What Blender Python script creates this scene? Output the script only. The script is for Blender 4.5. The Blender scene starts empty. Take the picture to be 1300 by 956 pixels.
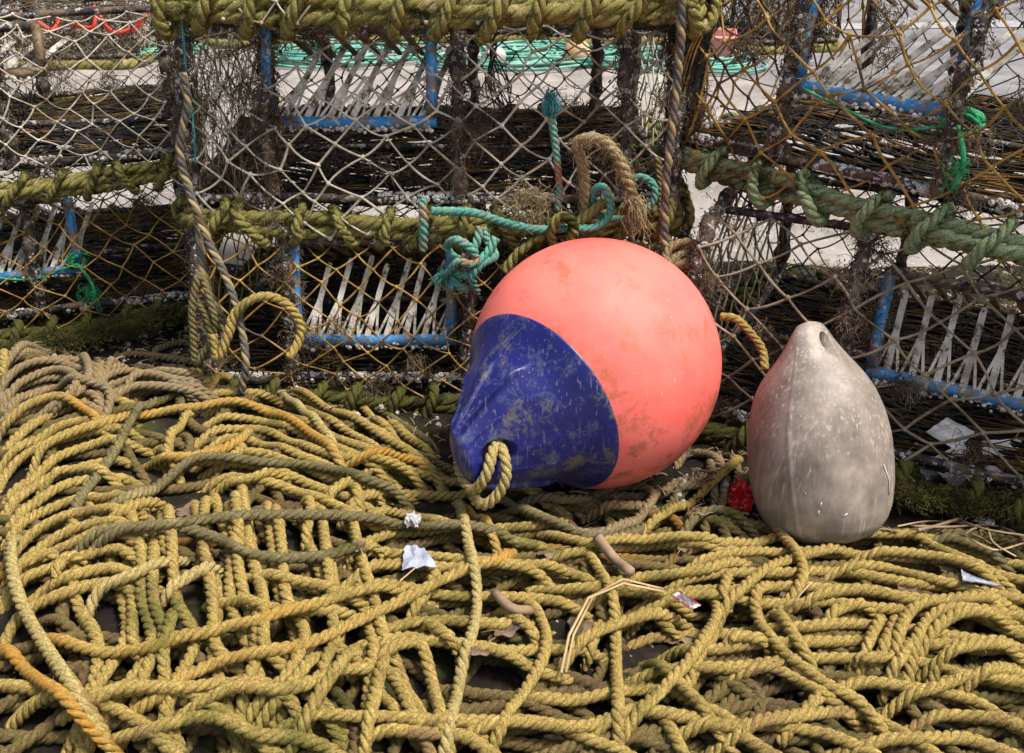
import bpy, math, random
import numpy as np
from mathutils import Vector, Matrix
rng = np.random.default_rng(7)
random.seed(7)
S = bpy.context.scene
C = S.collection
rad = math.radians

# ------------------------------------------------------------------ camera
CAMZ, PITCH, F = 0.83, 26.0, 1300.0
cam = bpy.data.objects.new('camera', bpy.data.cameras.new('camera'))
C.objects.link(cam); S.camera = cam
cam.location = (0, 0, CAMZ); cam.rotation_euler = (rad(90 - PITCH), 0, 0)
cam.data.lens = 36; cam.data.sensor_width = 36
cam.data.shift_y = -44.5 / 1300
cam.data.clip_start = 0.02; cam.data.clip_end = 1000
# ------------------------------------------------------------------ light
SUN_EL, SUN_AZ = 64.0, 112.0      # azimuth clockwise from +Y: a veiled sun to the right of the camera
W = bpy.data.worlds.new('World'); S.world = W; W.use_nodes = True
nt = W.node_tree; bg = nt.nodes['Background']
sky = nt.nodes.new('ShaderNodeTexSky'); sky.sky_type = 'NISHITA'; sky.sun_disc = False
sky.sun_elevation = rad(SUN_EL); sky.sun_rotation = rad(SUN_AZ)
sky.air_density = 1.3; sky.dust_density = 6.0; sky.ozone_density = 0.6
nt.links.new(sky.outputs[0], bg.inputs[0]); bg.inputs[1].default_value = 0.092
sl = bpy.data.lights.new('sun', 'SUN'); sl.energy = 2.9; sl.angle = rad(11); sl.color = (1, .95, .88)
sun = bpy.data.objects.new('sun', sl); C.objects.link(sun)
d = Vector((math.sin(rad(SUN_AZ)) * math.cos(rad(SUN_EL)), math.cos(rad(SUN_AZ)) * math.cos(rad(SUN_EL)), math.sin(rad(SUN_EL))))
sun.rotation_euler = d.to_track_quat('Z', 'Y').to_euler(); sun.location = (2, 1, 4)
S.view_settings.view_transform = 'Standard'; S.view_settings.look = 'None'
S.view_settings.exposure = 0.72; S.view_settings.gamma = 1.0
S.cycles.max_bounces = 6; S.cycles.diffuse_bounces = 3; S.cycles.glossy_bounces = 2

# ------------------------------------------------------------------ survey helpers
cp, sp = math.cos(rad(PITCH)), math.sin(rad(PITCH))
FW = np.array([0, cp, -sp]); UP = np.array([0, sp, cp]); RT = np.array([1., 0, 0]); CAM = np.array([0, 0, CAMZ])
def ray(x, y): return FW + RT * (x - 650) / F + UP * (433.5 - y) / F
def at_z(x, y, z):
    r = ray(x, y); return CAM + r * ((z - CAMZ) / r[2])
def at_y(x, y, Y):
    r = ray(x, y); return CAM + r * (Y / r[1])
def at_d(x, y, dd): return CAM + ray(x, y) * dd

# ------------------------------------------------------------------ mesh helpers
class MB:
    def __init__(s): s.v = []; s.q = []; s.t = []; s.n = 0; s.uv = []; s.a = []
    def add(s, v, q=None, t=None, uv=None, a=None):
        v = np.asarray(v, float).reshape(-1, 3); m = len(v)
        s.v.append(v)
        if q is not None and len(q): s.q.append(np.asarray(q, int).reshape(-1, 4) + s.n)
        if t is not None and len(t): s.t.append(np.asarray(t, int).reshape(-1, 3) + s.n)
        s.uv.append(np.zeros((m, 2)) if uv is None else np.asarray(uv, float))
        s.a.append(np.zeros(m) if a is None else np.broadcast_to(np.asarray(a, float), (m,)))
        s.n += m
    def mesh(s, name, mat, smooth=True, org=None):
        V = np.concatenate(s.v); UV = np.concatenate(s.uv); A = np.concatenate(s.a)
        if org is not None: V = V - np.asarray(org)
        Q = np.concatenate(s.q) if s.q else np.zeros((0, 4), int)
        T = np.concatenate(s.t) if s.t else np.zeros((0, 3), int)
        me = bpy.data.meshes.new(name)
        me.vertices.add(len(V)); me.vertices.foreach_set('co', V.astype('f').ravel())
        L = np.concatenate([Q.ravel(), T.ravel()]).astype('i')
        me.loops.add(len(L)); me.loops.foreach_set('vertex_index', L)
        nq, ntr = len(Q), len(T)
        me.polygons.add(nq + ntr)
        st = np.concatenate([np.arange(nq) * 4, nq * 4 + np.arange(ntr) * 3]).astype('i')
        me.polygons.foreach_set('loop_start', st)
        me.polygons.foreach_set('use_smooth', np.full(nq + ntr, smooth, dtype=bool))
        me.update(calc_edges=True)
        ul = me.uv_layers.new(name='UVMap'); ul.data.foreach_set('uv', UV[L].astype('f').ravel())
        at = me.attributes.new('stain', 'FLOAT', 'POINT'); at.data.foreach_set('value', A.astype('f'))
        if mat: me.materials.append(mat)
        return me
    def base(s):
        V = np.concatenate(s.v); lo, hi = V.min(0), V.max(0)
        return np.array([(lo[0] + hi[0]) / 2, (lo[1] + hi[1]) / 2, lo[2]])

def tag(o, label=None, cat=None, group=None, kind=None):
    if label: o['label'] = label
    if cat: o['category'] = cat
    if group: o['group'] = group
    if kind: o['kind'] = kind
    return o
def link(name, me, parent=None, loc=(0, 0, 0)):
    o = bpy.data.objects.new(name, me); C.objects.link(o); o.location = loc
    if parent: o.parent = parent
    return o
def part(name, mb, mat, parent, label=None, kind=None, smooth=True):
    o = link(name, mb.mesh(name, mat, smooth), parent); return tag(o, label, kind=kind)
def top(name, mb, mat, label, cat, group=None, smooth=True):
    b = mb.base(); o = link(name, mb.mesh(name, mat, smooth, b), None, b); return tag(o, label, cat, group)
def structure(name, mb, mat, smooth=True):
    o = link(name, mb.mesh(name, mat, smooth)); o['kind'] = 'structure'; return o
def empty(name, loc, rz=0, label=None, cat=None, group=None):
    o = bpy.data.objects.new(name, None); C.objects.link(o); o.location = loc; o.rotation_euler = (0, 0, rz)
    return tag(o, label, cat, group)

def grid_q(K, n, closed=True):
    k = np.arange(K - 1)[:, None]; j = np.arange(n if closed else n - 1)[None, :]; j2 = (j + 1) % n
    return np.stack([k * n + j, k * n + j2, (k + 1) * n + j2, (k + 1) * n + j], -1).reshape(-1, 4)
def nrm(a): return a / (np.linalg.norm(a, axis=-1, keepdims=True) + 1e-12)
def catmull(P, step, closed=False):
    P = np.asarray(P, float)
    if closed: Q = np.vstack([P[-1], P, P[0], P[1]])
    else: Q = np.vstack([2 * P[0] - P[1], P, 2 * P[-1] - P[-2]])
    out = []
    for i in range(1, len(Q) - 2):
        n = max(2, int(np.linalg.norm(Q[i + 1] - Q[i]) / (step * .5)) + 1)
        t = np.linspace(0, 1, n, endpoint=False)[:, None]
        a, b, c, e = Q[i - 1], Q[i], Q[i + 1], Q[i + 2]
        out.append(.5 * ((2 * b) + (-a + c) * t + (2 * a - 5 * b + 4 * c - e) * t * t + (-a + 3 * b - 3 * c + e) * t ** 3))
    if not closed: out.append(Q[-2][None])
    else: out.append(P[0][None])
    out = np.vstack(out)
    s = np.concatenate([[0], np.cumsum(np.linalg.norm(np.diff(out, axis=0), axis=1))])
    N = max(3, int(s[-1] / step) + 1)
    ss = np.linspace(0, s[-1], N)
    return np.stack([np.interp(ss, s, out[:, k]) for k in range(out.shape[1])], 1)
def frames(P):
    T = nrm(np.gradient(P, axis=0)); N = np.empty_like(T)
    r = np.array([0, 0, 1.]) if abs(T[0, 2]) < .9 else np.array([1., 0, 0])
    n = r - T[0] * r.dot(T[0]); n /= np.linalg.norm(n)
    for i in range(len(P)):
        t = T[i]; n = n - t * (n[0] * t[0] + n[1] * t[1] + n[2] * t[2])
        n = n / math.sqrt(n[0] ** 2 + n[1] ** 2 + n[2] ** 2 + 1e-18); N[i] = n
    return T, N, np.cross(T, N)
def lobes(per):
    ph = np.array([-60, -50, -27, 0, 27, 50]) * math.pi / 180
    r = 1 - .40 * (np.abs(ph) / (math.pi / 3)) ** 2.7
    a = np.concatenate([ph + k * 2 * math.pi / 3 for k in range(3)])
    return a, np.tile(r, 3)
LA, LR = lobes(6)
def rope(mb, P, R=.0069, pitch=None, step=.0042, closed=False, stain=None, taper=0, resample=True, phase=None, twotone=False):
    """three-strand laid rope swept along P"""
    if resample: P = catmull(P, step, closed)
    pitch = pitch or R * 4.7
    T, N, B = frames(P)
    K = len(P); s = np.concatenate([[0], np.cumsum(np.linalg.norm(np.diff(P, axis=0), axis=1))])
    tw = -2 * math.pi * s / pitch + (rng.uniform(0, 6) if phase is None else phase)
    ang = tw[:, None] + LA[None]
    rr = R * (1 + .05 * np.sin(s * 43 + rng.uniform(0, 6)) + .04 * np.sin(s * 17 + rng.uniform(0, 6)))[:, None] * LR[None]
    if taper: rr = rr * np.minimum(1, (s[-1] - s) / taper + .05)[:, None]
    V = P[:, None] + N[:, None] * (np.cos(ang) * rr)[..., None] + B[:, None] * (np.sin(ang) * rr)[..., None]
    off = rng.uniform(0, 30)
    uv = np.stack([np.broadcast_to(LA[None] / 6.283 * .05, ang.shape), np.broadcast_to(s[:, None] + off, ang.shape)], -1)
    n = len(LA)
    st = np.zeros(K) if stain is None else np.interp(s / s[-1], stain[0], stain[1]) * .68
    base = mb.n
    mb.add(V, grid_q(K, n), uv=uv.reshape(-1, 2), a=np.repeat(st, n) if not twotone else np.tile((np.arange(n) // 6 == 0) * 1.0, K))
    for e, c in ((0, 0), (K - 1, K - 1)):
        b = mb.n
        ring = np.arange(n) + c * n + base
        mb.v.append(P[c][None]); mb.uv.append(np.zeros((1, 2))); mb.a.append(np.array([st[c]]))
        tr = np.stack([ring, np.roll(ring, -1), np.full(n, b)], 1)
        if e == 0: tr = tr[:, ::-1]
        mb.t.append(tr); mb.n += 1
    return s[-1]
def tube(mb, P, r, n=8, step=None, closed=False, a=0):
    P = np.asarray(P, float)
    if step: P = catmull(P, step, closed)
    T, N, B = frames(P); K = len(P); r = np.broadcast_to(np.asarray(r, float), (K,))
    th = np.arange(n) * 2 * math.pi / n
    V = P[:, None] + r[:, None, None] * (N[:, None] * np.cos(th)[None, :, None] + B[:, None] * np.sin(th)[None, :, None])
    s = np.concatenate([[0], np.cumsum(np.linalg.norm(np.diff(P, axis=0), axis=1))])
    uv = np.stack([np.broadcast_to(th[None] / 6.283 * .03, (K, n)), np.broadcast_to(s[:, None], (K, n))], -1).reshape(-1, 2)
    V = np.vstack([V.reshape(-1, 3), P[0], P[-1]])
    tr = [[(j + 1) % n, j, K * n] for j in range(n)] + [[(K - 1) * n + j, (K - 1) * n + (j + 1) % n, K * n + 1] for j in range(n)]
    mb.add(V, grid_q(K, n), tr, np.vstack([uv, [[0, 0], [0, 0]]]), a)
def tubes(mb, P, r, n=4, a=0):
    """many short tubes at once: P (E,K,3), r (E,K)"""
    P = np.asarray(P, float); E, K, _ = P.shape
    if E == 0: return
    r = np.broadcast_to(np.asarray(r, float), (E, K))
    T = nrm(np.gradient(P, axis=1)); ref = nrm(np.array([.31, -.52, .79]))
    N = nrm(np.cross(T, ref)); B = np.cross(T, N)
    th = np.arange(n) * 2 * math.pi / n
    V = P[:, :, None] + r[:, :, None, None] * (N[:, :, None] * np.cos(th)[None, None, :, None] + B[:, :, None] * np.sin(th)[None, None, :, None])
    q = (grid_q(K, n)[None] + (np.arange(E) * K * n)[:, None, None]).reshape(-1, 4)
    mb.add(V.reshape(-1, 3), q, a=np.broadcast_to(a, (E,)).repeat(K * n) if np.ndim(a) else a)
def box(mb, c, s, rot=None, a=0):
    c = np.asarray(c, float); s = np.asarray(s, float) / 2
    v = np.array([[x, y, z] for z in (-1, 1) for y in (-1, 1) for x in (-1, 1)]) * s
    if rot is not None: v = v @ np.array(rot).T
    mb.add(v + c, [[0, 2, 3, 1], [4, 5, 7, 6], [0, 1, 5, 4], [2, 6, 7, 3], [0, 4, 6, 2], [1, 3, 7, 5]], a=a)
ICO_V, ICO_T = None, None
def _ico():
    g = (1 + 5 ** .5) / 2
    v = nrm(np.array([[-1, g, 0], [1, g, 0], [-1, -g, 0], [1, -g, 0], [0, -1, g], [0, 1, g], [0, -1, -g], [0, 1, -g], [g, 0, -1], [g, 0, 1], [-g, 0, -1], [-g, 0, 1]], float))
    t = np.array([[0, 11, 5], [0, 5, 1], [0, 1, 7], [0, 7, 10], [0, 10, 11], [1, 5, 9], [5, 11, 4], [11, 10, 2], [10, 7, 6], [7, 1, 8], [3, 9, 4], [3, 4, 2], [3, 2, 6], [3, 6, 8], [3, 8, 9], [4, 9, 5], [2, 4, 11], [6, 2, 10], [8, 6, 7], [9, 8, 1]])
    return v, t
ICO_V, ICO_T = _ico()
def blobs(mb, P, r, a=0):
    P = np.asarray(P, float); n = len(P)
    if not n: return
    r = np.broadcast_to(np.asarray(r, float).reshape(-1, 1, 1) if np.ndim(r) else r, (n, 12, 1))
    V = P[:, None] + ICO_V[None] * r * rng.uniform(.75, 1.25, (n, 12, 1))
    t = (ICO_T[None] + (np.arange(n) * 12)[:, None, None]).reshape(-1, 3)
    mb.add(V.reshape(-1, 3), None, t, a=a)
def fuzz(mb, P, ln, r=.0006, down=.3, K=5, spread=1.0, out=None):
    """fibres of weed growing from points P"""
    P = np.asarray(P, float); n = len(P)
    d = nrm(rng.normal(size=(n, 3)) * spread + (0 if out is None else out)); d2 = nrm(rng.normal(size=(n, 3)))
    L = ln * rng.uniform(.35, 1.3, (n, 1, 1)); t = np.linspace(0, 1, K)[None, :, None]
    Q = P[:, None] + d[:, None] * t * L * .75 + d2[:, None] * np.sin(t * 3.6) * L * .32
    Q[:, :, 2] -= (down * L[:, :, 0] * t[:, :, 0] ** 2)
    tubes(mb, Q, (r * rng.uniform(.6, 1.4, (n, 1))) * np.linspace(1, .5, K)[None], 3)
def barnacle(mb, P, out, r):
    P = np.asarray(P, float); n = len(P)
    if not n: return
    out = nrm(out); ref = nrm(rng.normal(size=(n, 3))); N = nrm(np.cross(out, ref)); B = np.cross(out, N)
    th = np.arange(6) * math.pi / 3
    prof = [(1, -.2), (.72, .75), (.42, .8), (.28, .25)]
    r = np.asarray(r).reshape(-1, 1)
    rings = []
    for pr, h in prof:
        rings.append(P[:, None] + out[:, None] * (h * r)[..., None] + (r * pr)[..., None] * (N[:, None] * np.cos(th)[None, :, None] + B[:, None] * np.sin(th)[None, :, None]))
    V = np.stack(rings, 1).reshape(-1, 3)
    q = (grid_q(4, 6)[None] + (np.arange(n) * 24)[:, None, None]).reshape(-1, 4)
    mb.add(V, q)

# ------------------------------------------------------------------ materials
def mk(name, cols, scale=20, rough=.8, bump=.3, bscale=None, coord='Object', stretch=(1, 1, 1), spots=None, stain=None, detail=8, spec=.3, metal=0, lo=.35, hi=.65, bdist=.002, spots2=None, grain=0, twomin=.25, scratch=None):
    m = bpy.data.materials.new(name); m.use_nodes = True; t = m.node_tree; N = t.nodes; Lk = t.links
    b = N['Principled BSDF']; b.inputs['Roughness'].default_value = rough; b.inputs['Metallic'].default_value = metal
    b.inputs['Specular IOR Level'].default_value = spec
    tc = N.new('ShaderNodeTexCoord'); mp = N.new('ShaderNodeMapping'); mp.inputs['Scale'].default_value = stretch
    Lk.new(tc.outputs[coord], mp.inputs[0]); vec = mp.outputs[0]
    nz = N.new('ShaderNodeTexNoise'); nz.inputs['Scale'].default_value = scale; nz.inputs['Detail'].default_value = detail; nz.inputs['Roughness'].default_value = .65
    Lk.new(vec, nz.inputs['Vector'])
    rp = N.new('ShaderNodeValToRGB'); e = rp.color_ramp.elements
    n = len(cols)
    for i, c in enumerate(cols):
        p = lo + (hi - lo) * i / max(1, n - 1)
        if i < 2: el = e[i]; el.position = p
        else: el = e.new(p)
        el.color = (*c, 1)
    Lk.new(nz.outputs[0], rp.inputs[0]); col = rp.outputs[0]
    def mixin(col, fac, c2, amt=1.0):
        mx = N.new('ShaderNodeMix'); mx.data_type = 'RGBA'
        Lk.new(fac, mx.inputs[0]); Lk.new(col, mx.inputs[6])
        if isinstance(c2, tuple): mx.inputs[7].default_value = (*c2, 1)
        else: Lk.new(c2, mx.inputs[7])
        return mx.outputs[2]
    for i, sp_ in enumerate([s for s in (spots, spots2) if s]):
        c2, sc, thr, soft = sp_[:4]
        cc = 'Object'
        n2 = N.new('ShaderNodeTexNoise'); n2.inputs['Scale'].default_value = sc; n2.inputs['Detail'].default_value = 6; n2.inputs['Roughness'].default_value = .6 if len(sp_) < 5 else sp_[4]
        n2.noise_dimensions = '4D'; n2.inputs['W'].default_value = 3.1 + 5 * i
        Lk.new(tc.outputs[cc], n2.inputs['Vector'])
        mr = N.new('ShaderNodeMapRange'); mr.inputs[1].default_value = thr; mr.inputs[2].default_value = thr + soft; mr.clamp = True
        Lk.new(n2.outputs[0], mr.inputs[0]); col = mixin(col, mr.outputs[0], c2)
    if scratch:
        c3, rot3, thr3 = scratch
        for q_ in range(2):
            m5 = N.new('ShaderNodeMapping'); m5.inputs['Rotation'].default_value = tuple(v + q_ * 1.1 for v in rot3); m5.inputs['Scale'].default_value = (260, 260, 9); Lk.new(tc.outputs['Object'], m5.inputs[0])
            n5 = N.new('ShaderNodeTexNoise'); n5.inputs['Scale'].default_value = 1; n5.inputs['Detail'].default_value = 3; Lk.new(m5.outputs[0], n5.inputs['Vector'])
            r5 = N.new('ShaderNodeMapRange'); r5.inputs[1].default_value = thr3; r5.inputs[2].default_value = thr3 + .08; r5.inputs[4].default_value = .75; Lk.new(n5.outputs[0], r5.inputs[0])
            n6 = N.new('ShaderNodeTexNoise'); n6.inputs['Scale'].default_value = 9 + 4 * q_; Lk.new(tc.outputs['Object'], n6.inputs['Vector'])
            r6 = N.new('ShaderNodeMapRange'); r6.inputs[1].default_value = .42; r6.inputs[2].default_value = .6; Lk.new(n6.outputs[0], r6.inputs[0])
            mm = N.new('ShaderNodeMath'); mm.operation = 'MULTIPLY'; Lk.new(r5.outputs[0], mm.inputs[0]); Lk.new(r6.outputs[0], mm.inputs[1]); col = mixin(col, mm.outputs[0], c3)
    if grain:
        n4 = N.new('ShaderNodeTexNoise'); n4.inputs['Scale'].default_value = grain; n4.inputs['Detail'].default_value = 4; n4.inputs['Roughness'].default_value = .8; Lk.new(tc.outputs['Object'], n4.inputs['Vector'])
        m4 = N.new('ShaderNodeMapRange'); m4.inputs[1].default_value = .36; m4.inputs[2].default_value = .62; m4.inputs[3].default_value = .42; m4.inputs[4].default_value = 1.25; Lk.new(n4.outputs[0], m4.inputs[0])
        vm = N.new('ShaderNodeVectorMath'); vm.operation = 'SCALE'; Lk.new(col, vm.inputs[0]); Lk.new(m4.outputs[0], vm.inputs['Scale']); col = vm.outputs[0]
    if stain:
        at = N.new('ShaderNodeAttribute'); at.attribute_name = 'stain'
        n3 = N.new('ShaderNodeTexNoise'); n3.inputs['Scale'].default_value = 130; n3.inputs['Roughness'].default_value = .75; n3.inputs['Detail'].default_value = 5; Lk.new(tc.outputs['Object'], n3.inputs['Vector'])
        mu = N.new('ShaderNodeMath'); mu.operation = 'MULTIPLY'; Lk.new(at.outputs['Fac'], mu.inputs[0]); 
        ad = N.new('ShaderNodeMapRange'); ad.inputs[1].default_value = .38; ad.inputs[2].default_value = .58; ad.inputs[3].default_value = twomin; ad.inputs[4].default_value = 1.0
        Lk.new(n3.outputs[0], ad.inputs[0]); Lk.new(ad.outputs[0], mu.inputs[1])
        col = mixin(col, mu.outputs[0], stain)
    Lk.new(col, b.inputs['Base Color'])
    if bump:
        bn = N.new('ShaderNodeTexNoise'); bn.inputs['Scale'].default_value = bscale or scale * 3; bn.inputs['Detail'].default_value = 6
        Lk.new(vec, bn.inputs['Vector'])
        bp = N.new('ShaderNodeBump'); bp.inputs['Strength'].default_value = bump; bp.inputs['Distance'].default_value = bdist
        Lk.new(bn.outputs[0], bp.inputs['Height']); Lk.new(bp.outputs[0], b.inputs['Normal'])
    return m
UVS = (1400, 45, 1)
def ropemat(name, cols, spots=None, stain=(.50, .205, .010), spots2=None, rough=.78, twomin=.25):
    return mk(name, cols, scale=1.0, coord='UV', stretch=UVS, bump=.9, bscale=1.6, bdist=.0012, spots=spots, spots2=spots2, stain=stain, rough=rough, spec=.2, lo=.3, hi=.72, grain=420, twomin=twomin)
M = {}
M['straw'] = ropemat('straw_rope', [(.12, .08, .02), (.42, .305, .09), (.78, .61, .225)], spots=((.18, .16, .04), 7, .545, .10, .7), spots2=((.28, .185, .075), 11, .56, .08, .7))
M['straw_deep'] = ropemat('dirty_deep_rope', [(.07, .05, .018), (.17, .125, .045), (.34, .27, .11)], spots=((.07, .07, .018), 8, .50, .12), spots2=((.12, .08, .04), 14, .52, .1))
M['straw_pale'] = ropemat('pale_straw_rope', [(.22, .165, .055), (.46, .36, .14), (.68, .57, .26)], spots=((.28, .25, .08), 7, .56, .12))
M['brown_rope'] = ropemat('brown_grey_rope', [(.17, .12, .06), (.30, .22, .11), (.42, .33, .18)], spots=((.24, .20, .13), 8, .5, .2))
M['mossy_rope'] = ropemat('moss_stained_rope', [(.085, .07, .028), (.19, .158, .072), (.33, .285, .145)], spots=((.085, .085, .02), 13, .52, .12), spots2=((.34, .28, .12), 9, .56, .1))
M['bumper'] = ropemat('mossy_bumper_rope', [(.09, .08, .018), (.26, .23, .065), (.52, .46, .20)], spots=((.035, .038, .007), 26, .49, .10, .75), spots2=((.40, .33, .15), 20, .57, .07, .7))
M['bumper_green'] = ropemat('pale_green_bumper_rope', [(.10, .12, .05), (.24, .32, .17), (.48, .56, .36)], spots=((.05, .055, .015), 24, .50, .10, .75), spots2=((.33, .28, .09), 15, .55, .08, .7))
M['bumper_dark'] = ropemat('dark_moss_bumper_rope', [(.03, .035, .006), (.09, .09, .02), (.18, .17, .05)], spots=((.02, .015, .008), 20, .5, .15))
M['teal_rope'] = ropemat('teal_rope', [(.05, .20, .16), (.12, .40, .32), (.24, .55, .45)], spots=((.40, .20, .12), 26, .55, .1), spots2=((.30, .45, .34), 15, .5, .2))
M['hang_rope'] = ropemat('two_tone_rope', [(.08, .07, .06), (.15, .138, .12), (.23, .21, .18)], spots=((.12, .085, .05), 18, .52, .1), stain=(.38, .30, .15), twomin=.8)
M['frayed'] = ropemat('frayed_rope_end', [(.22, .17, .08), (.38, .30, .16), (.50, .42, .25)], spots=((.16, .13, .05), 30, .5, .15))
M['net_cream'] = mk('cream_net_twine', [(.30, .26, .20), (.50, .46, .37), (.64, .60, .50)], scale=30, bump=.4, bscale=400, rough=.85, spots=((.14, .09, .05), 9, .52, .12))
M['net_ochre'] = mk('ochre_net_twine', [(.15, .085, .018), (.33, .20, .045), (.45, .29, .085)], scale=30, bump=.4, bscale=400, rough=.85, spots=((.09, .065, .04), 10, .53, .08))
M['net_grey'] = mk('grey_brown_net_twine', [(.12, .09, .06), (.26, .22, .15), (.36, .32, .24)], scale=25, bump=.4, bscale=400, rough=.9)
M['net_brown'] = mk('brown_net_twine', [(.05, .035, .022), (.12, .09, .06), (.22, .18, .13)], scale=25, bump=.3, bscale=400, rough=.9)
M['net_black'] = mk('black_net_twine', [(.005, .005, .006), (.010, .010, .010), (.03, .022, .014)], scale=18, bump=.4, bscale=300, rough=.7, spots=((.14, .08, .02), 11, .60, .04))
M['net_darkochre'] = mk('dark_ochre_net_twine', [(.01, .008, .006), (.07, .04, .01), (.24, .13, .025)], scale=14, bump=.3, bscale=300, rough=.8)
M['frame'] = mk('rusty_dark_steel', [(.012, .012, .016), (.035, .03, .03), (.12, .07, .04)], scale=45, bump=.8, bscale=150, rough=.75, spots=((.40, .39, .37), 70, .54, .04, .7), spots2=((.14, .10, .065), 30, .52, .08))
M['blue'] = mk('blue_plastic_pipe', [(.02, .17, .42), (.025, .24, .58), (.03, .28, .64)], scale=12, bump=.25, bscale=80, rough=.45, spec=.5, spots=((.19, .155, .11), 38, .50, .04, .75), spots2=((.42, .40, .36), 90, .56, .04))
M['tooth'] = mk('weathered_white_plastic', [(.32, .27, .20), (.58, .55, .48), (.74, .72, .66)], scale=38, bump=.5, bscale=160, rough=.6, spots=((.13, .09, .055), 60, .52, .07, .75))
M['tooth_brown'] = mk('mud_coated_plastic', [(.08, .055, .03), (.17, .125, .075), (.28, .23, .15)], scale=40, bump=.6, bscale=160, rough=.85)
M['barnacle'] = mk('barnacle_shell', [(.30, .28, .25), (.55, .53, .50), (.72, .71, .68)], scale=60, bump=.4, bscale=400, rough=.7)
M['weed'] = mk('dried_brown_weed', [(.03, .019, .011), (.11, .078, .048), (.27, .215, .15)], scale=25, bump=0, rough=.95)
M['moss'] = mk('green_moss', [(.02, .022, .006), (.06, .06, .014), (.15, .14, .035)], scale=30, bump=0, rough=.95)
M['moss_tan'] = mk('mossy_fibres', [(.03, .033, .007), (.13, .12, .03), (.36, .31, .14)], scale=22, bump=0, rough=.95)
M['twine_green'] = mk('green_twine', [(.01, .14, .05), (.02, .30, .12), (.08, .42, .2)], scale=50, bump=.4, bscale=500, rough=.6)
M['twine_teal'] = mk('teal_cord', [(.03, .16, .18), (.06, .26, .28), (.22, .40, .38)], scale=40, bump=.4, bscale=500, rough=.7)
M['concrete'] = mk('worn_quay_concrete', [(.20, .18, .165), (.285, .26, .24), (.37, .345, .32)], scale=5, detail=12, bump=.5, bscale=90, bdist=.003, rough=.9, spots=((.17, .14, .12), 14, .60, .05), spots2=((.50, .46, .42), 60, .60, .05))
M['asphalt'] = mk('grey_road_surface', [(.14, .135, .14), (.20, .195, .20), (.26, .25, .255)], scale=6, detail=12, bump=.5, bscale=120, rough=.9, spots=((.36, .35, .34), 90, .6, .05))
M['line'] = mk('faded_line_paint', [(.30, .30, .30), (.38, .38, .38)], scale=25, bump=.2, rough=.8, spots=((.25, .24, .24), 40, .55, .08))
M['kerb'] = mk('kerb_stone', [(.40, .40, .42), (.55, .56, .58)], scale=12, bump=.4, rough=.85)
M['mud'] = mk('dark_litter_soil', [(.004, .003, .002), (.011, .008, .005), (.04, .029, .019)], scale=22, detail=12, bump=1.0, bscale=70, bdist=.006, rough=.95, spots=((.04, .045, .01), 7, .56, .1), spots2=((.38, .33, .28), 110, .66, .02))
M['chip'] = mk('shell_and_straw_chips', [(.09, .06, .035), (.24, .17, .10), (.42, .34, .24)], scale=14, bump=.3, rough=.9)
M['shell'] = mk('broken_white_shell', [(.35, .32, .28), (.62, .59, .55)], scale=40, bump=.2, rough=.7)
M['leaf'] = mk('dead_brown_leaf', [(.07, .045, .03), (.16, .11, .075), (.26, .19, .14)], scale=45, bump=.6, bscale=120, rough=.8)
M['straw'+'_stem'] = mk('dry_straw_stem', [(.36, .25, .12), (.56, .42, .24)], scale=40, bump=.3, rough=.6)
M['stick'] = mk('weathered_cane', [(.20, .13, .08), (.36, .26, .17)], scale=30, bump=.5, bscale=120, rough=.75, stretch=(1, 1, 1))
M['coral'] = mk('coral_buoy_plastic', [(.80, .115, .095), (.86, .15, .13), (.89, .215, .19)], scale=4, detail=5, bump=.05, bscale=120, rough=.56, spec=.35, spots=((.88, .25, .19), 3.2, .46, .2), spots2=((.45, .125, .07), 16, .525, .10, .74), scratch=((.92, .42, .34), (.5, 1.2, .2), .67))
M['navy'] = mk('navy_buoy_plastic', [(.006, .007, .085), (.009, .012, .135), (.014, .018, .18)], scale=6, bump=.15, bscale=60, rough=.38, spec=.5, spots=((.05, .06, .15), 40, .52, .08, .75), spots2=((.12, .112, .10), 24, .54, .09, .8), scratch=((.13, .14, .20), (1.1, .3, .6), .60))
M['greybuoy'] = mk('weathered_grey_plastic', [(.14, .118, .10), (.25, .212, .182), (.39, .335, .285)], scale=26, detail=14, stretch=(1, 1, .6), lo=.34, hi=.68, bump=.3, bscale=90, rough=.5, spec=.4, spots=((.48, .40, .32), 24, .635, .09, .6), spots2=((.20, .17, .145), 8, .52, .15, .8), scratch=((.50, .44, .37), (.3, .15, .9), .575))
M['scratch'] = mk('white_scratch', [(.62, .60, .56), (.75, .73, .7)], scale=60, bump=.2, rough=.6)
M['red'] = mk('red_plastic_film', [(.42, .008, .012), (.62, .015, .02)], scale=30, bump=.5, bscale=60, rough=.22, spec=.6)
M['white'] = mk('white_plastic_scrap', [(.40, .39, .40), (.62, .61, .62)], scale=50, bump=.3, rough=.45, spots=((.25, .2, .15), 60, .62, .05))
M['bluewhite'] = mk('pale_blue_plastic_film', [(.24, .26, .34), (.42, .45, .54)], scale=40, bump=.5, rough=.35)
M['shard'] = mk('white_shard_plastic', [(.62, .61, .63), (.82, .81, .82)], scale=40, bump=.2, rough=.4)
M['orange'] = mk('orange_print', [(.75, .20, .02), (.85, .28, .04)], scale=30, bump=.2, rough=.5)
M['black'] = mk('black_print', [(.012, .012, .012), (.03, .03, .03)], scale=30, bump=.1, rough=.5)
M['maroon'] = mk('maroon_foil', [(.25, .01, .04), (.40, .02, .06)], scale=30, bump=.3, rough=.3)
M['dark'] = mk('far_dark_netting', [(.008, .008, .008), (.03, .026, .02), (.09, .07, .04)], scale=25, bump=.4, rough=.9)
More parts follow.
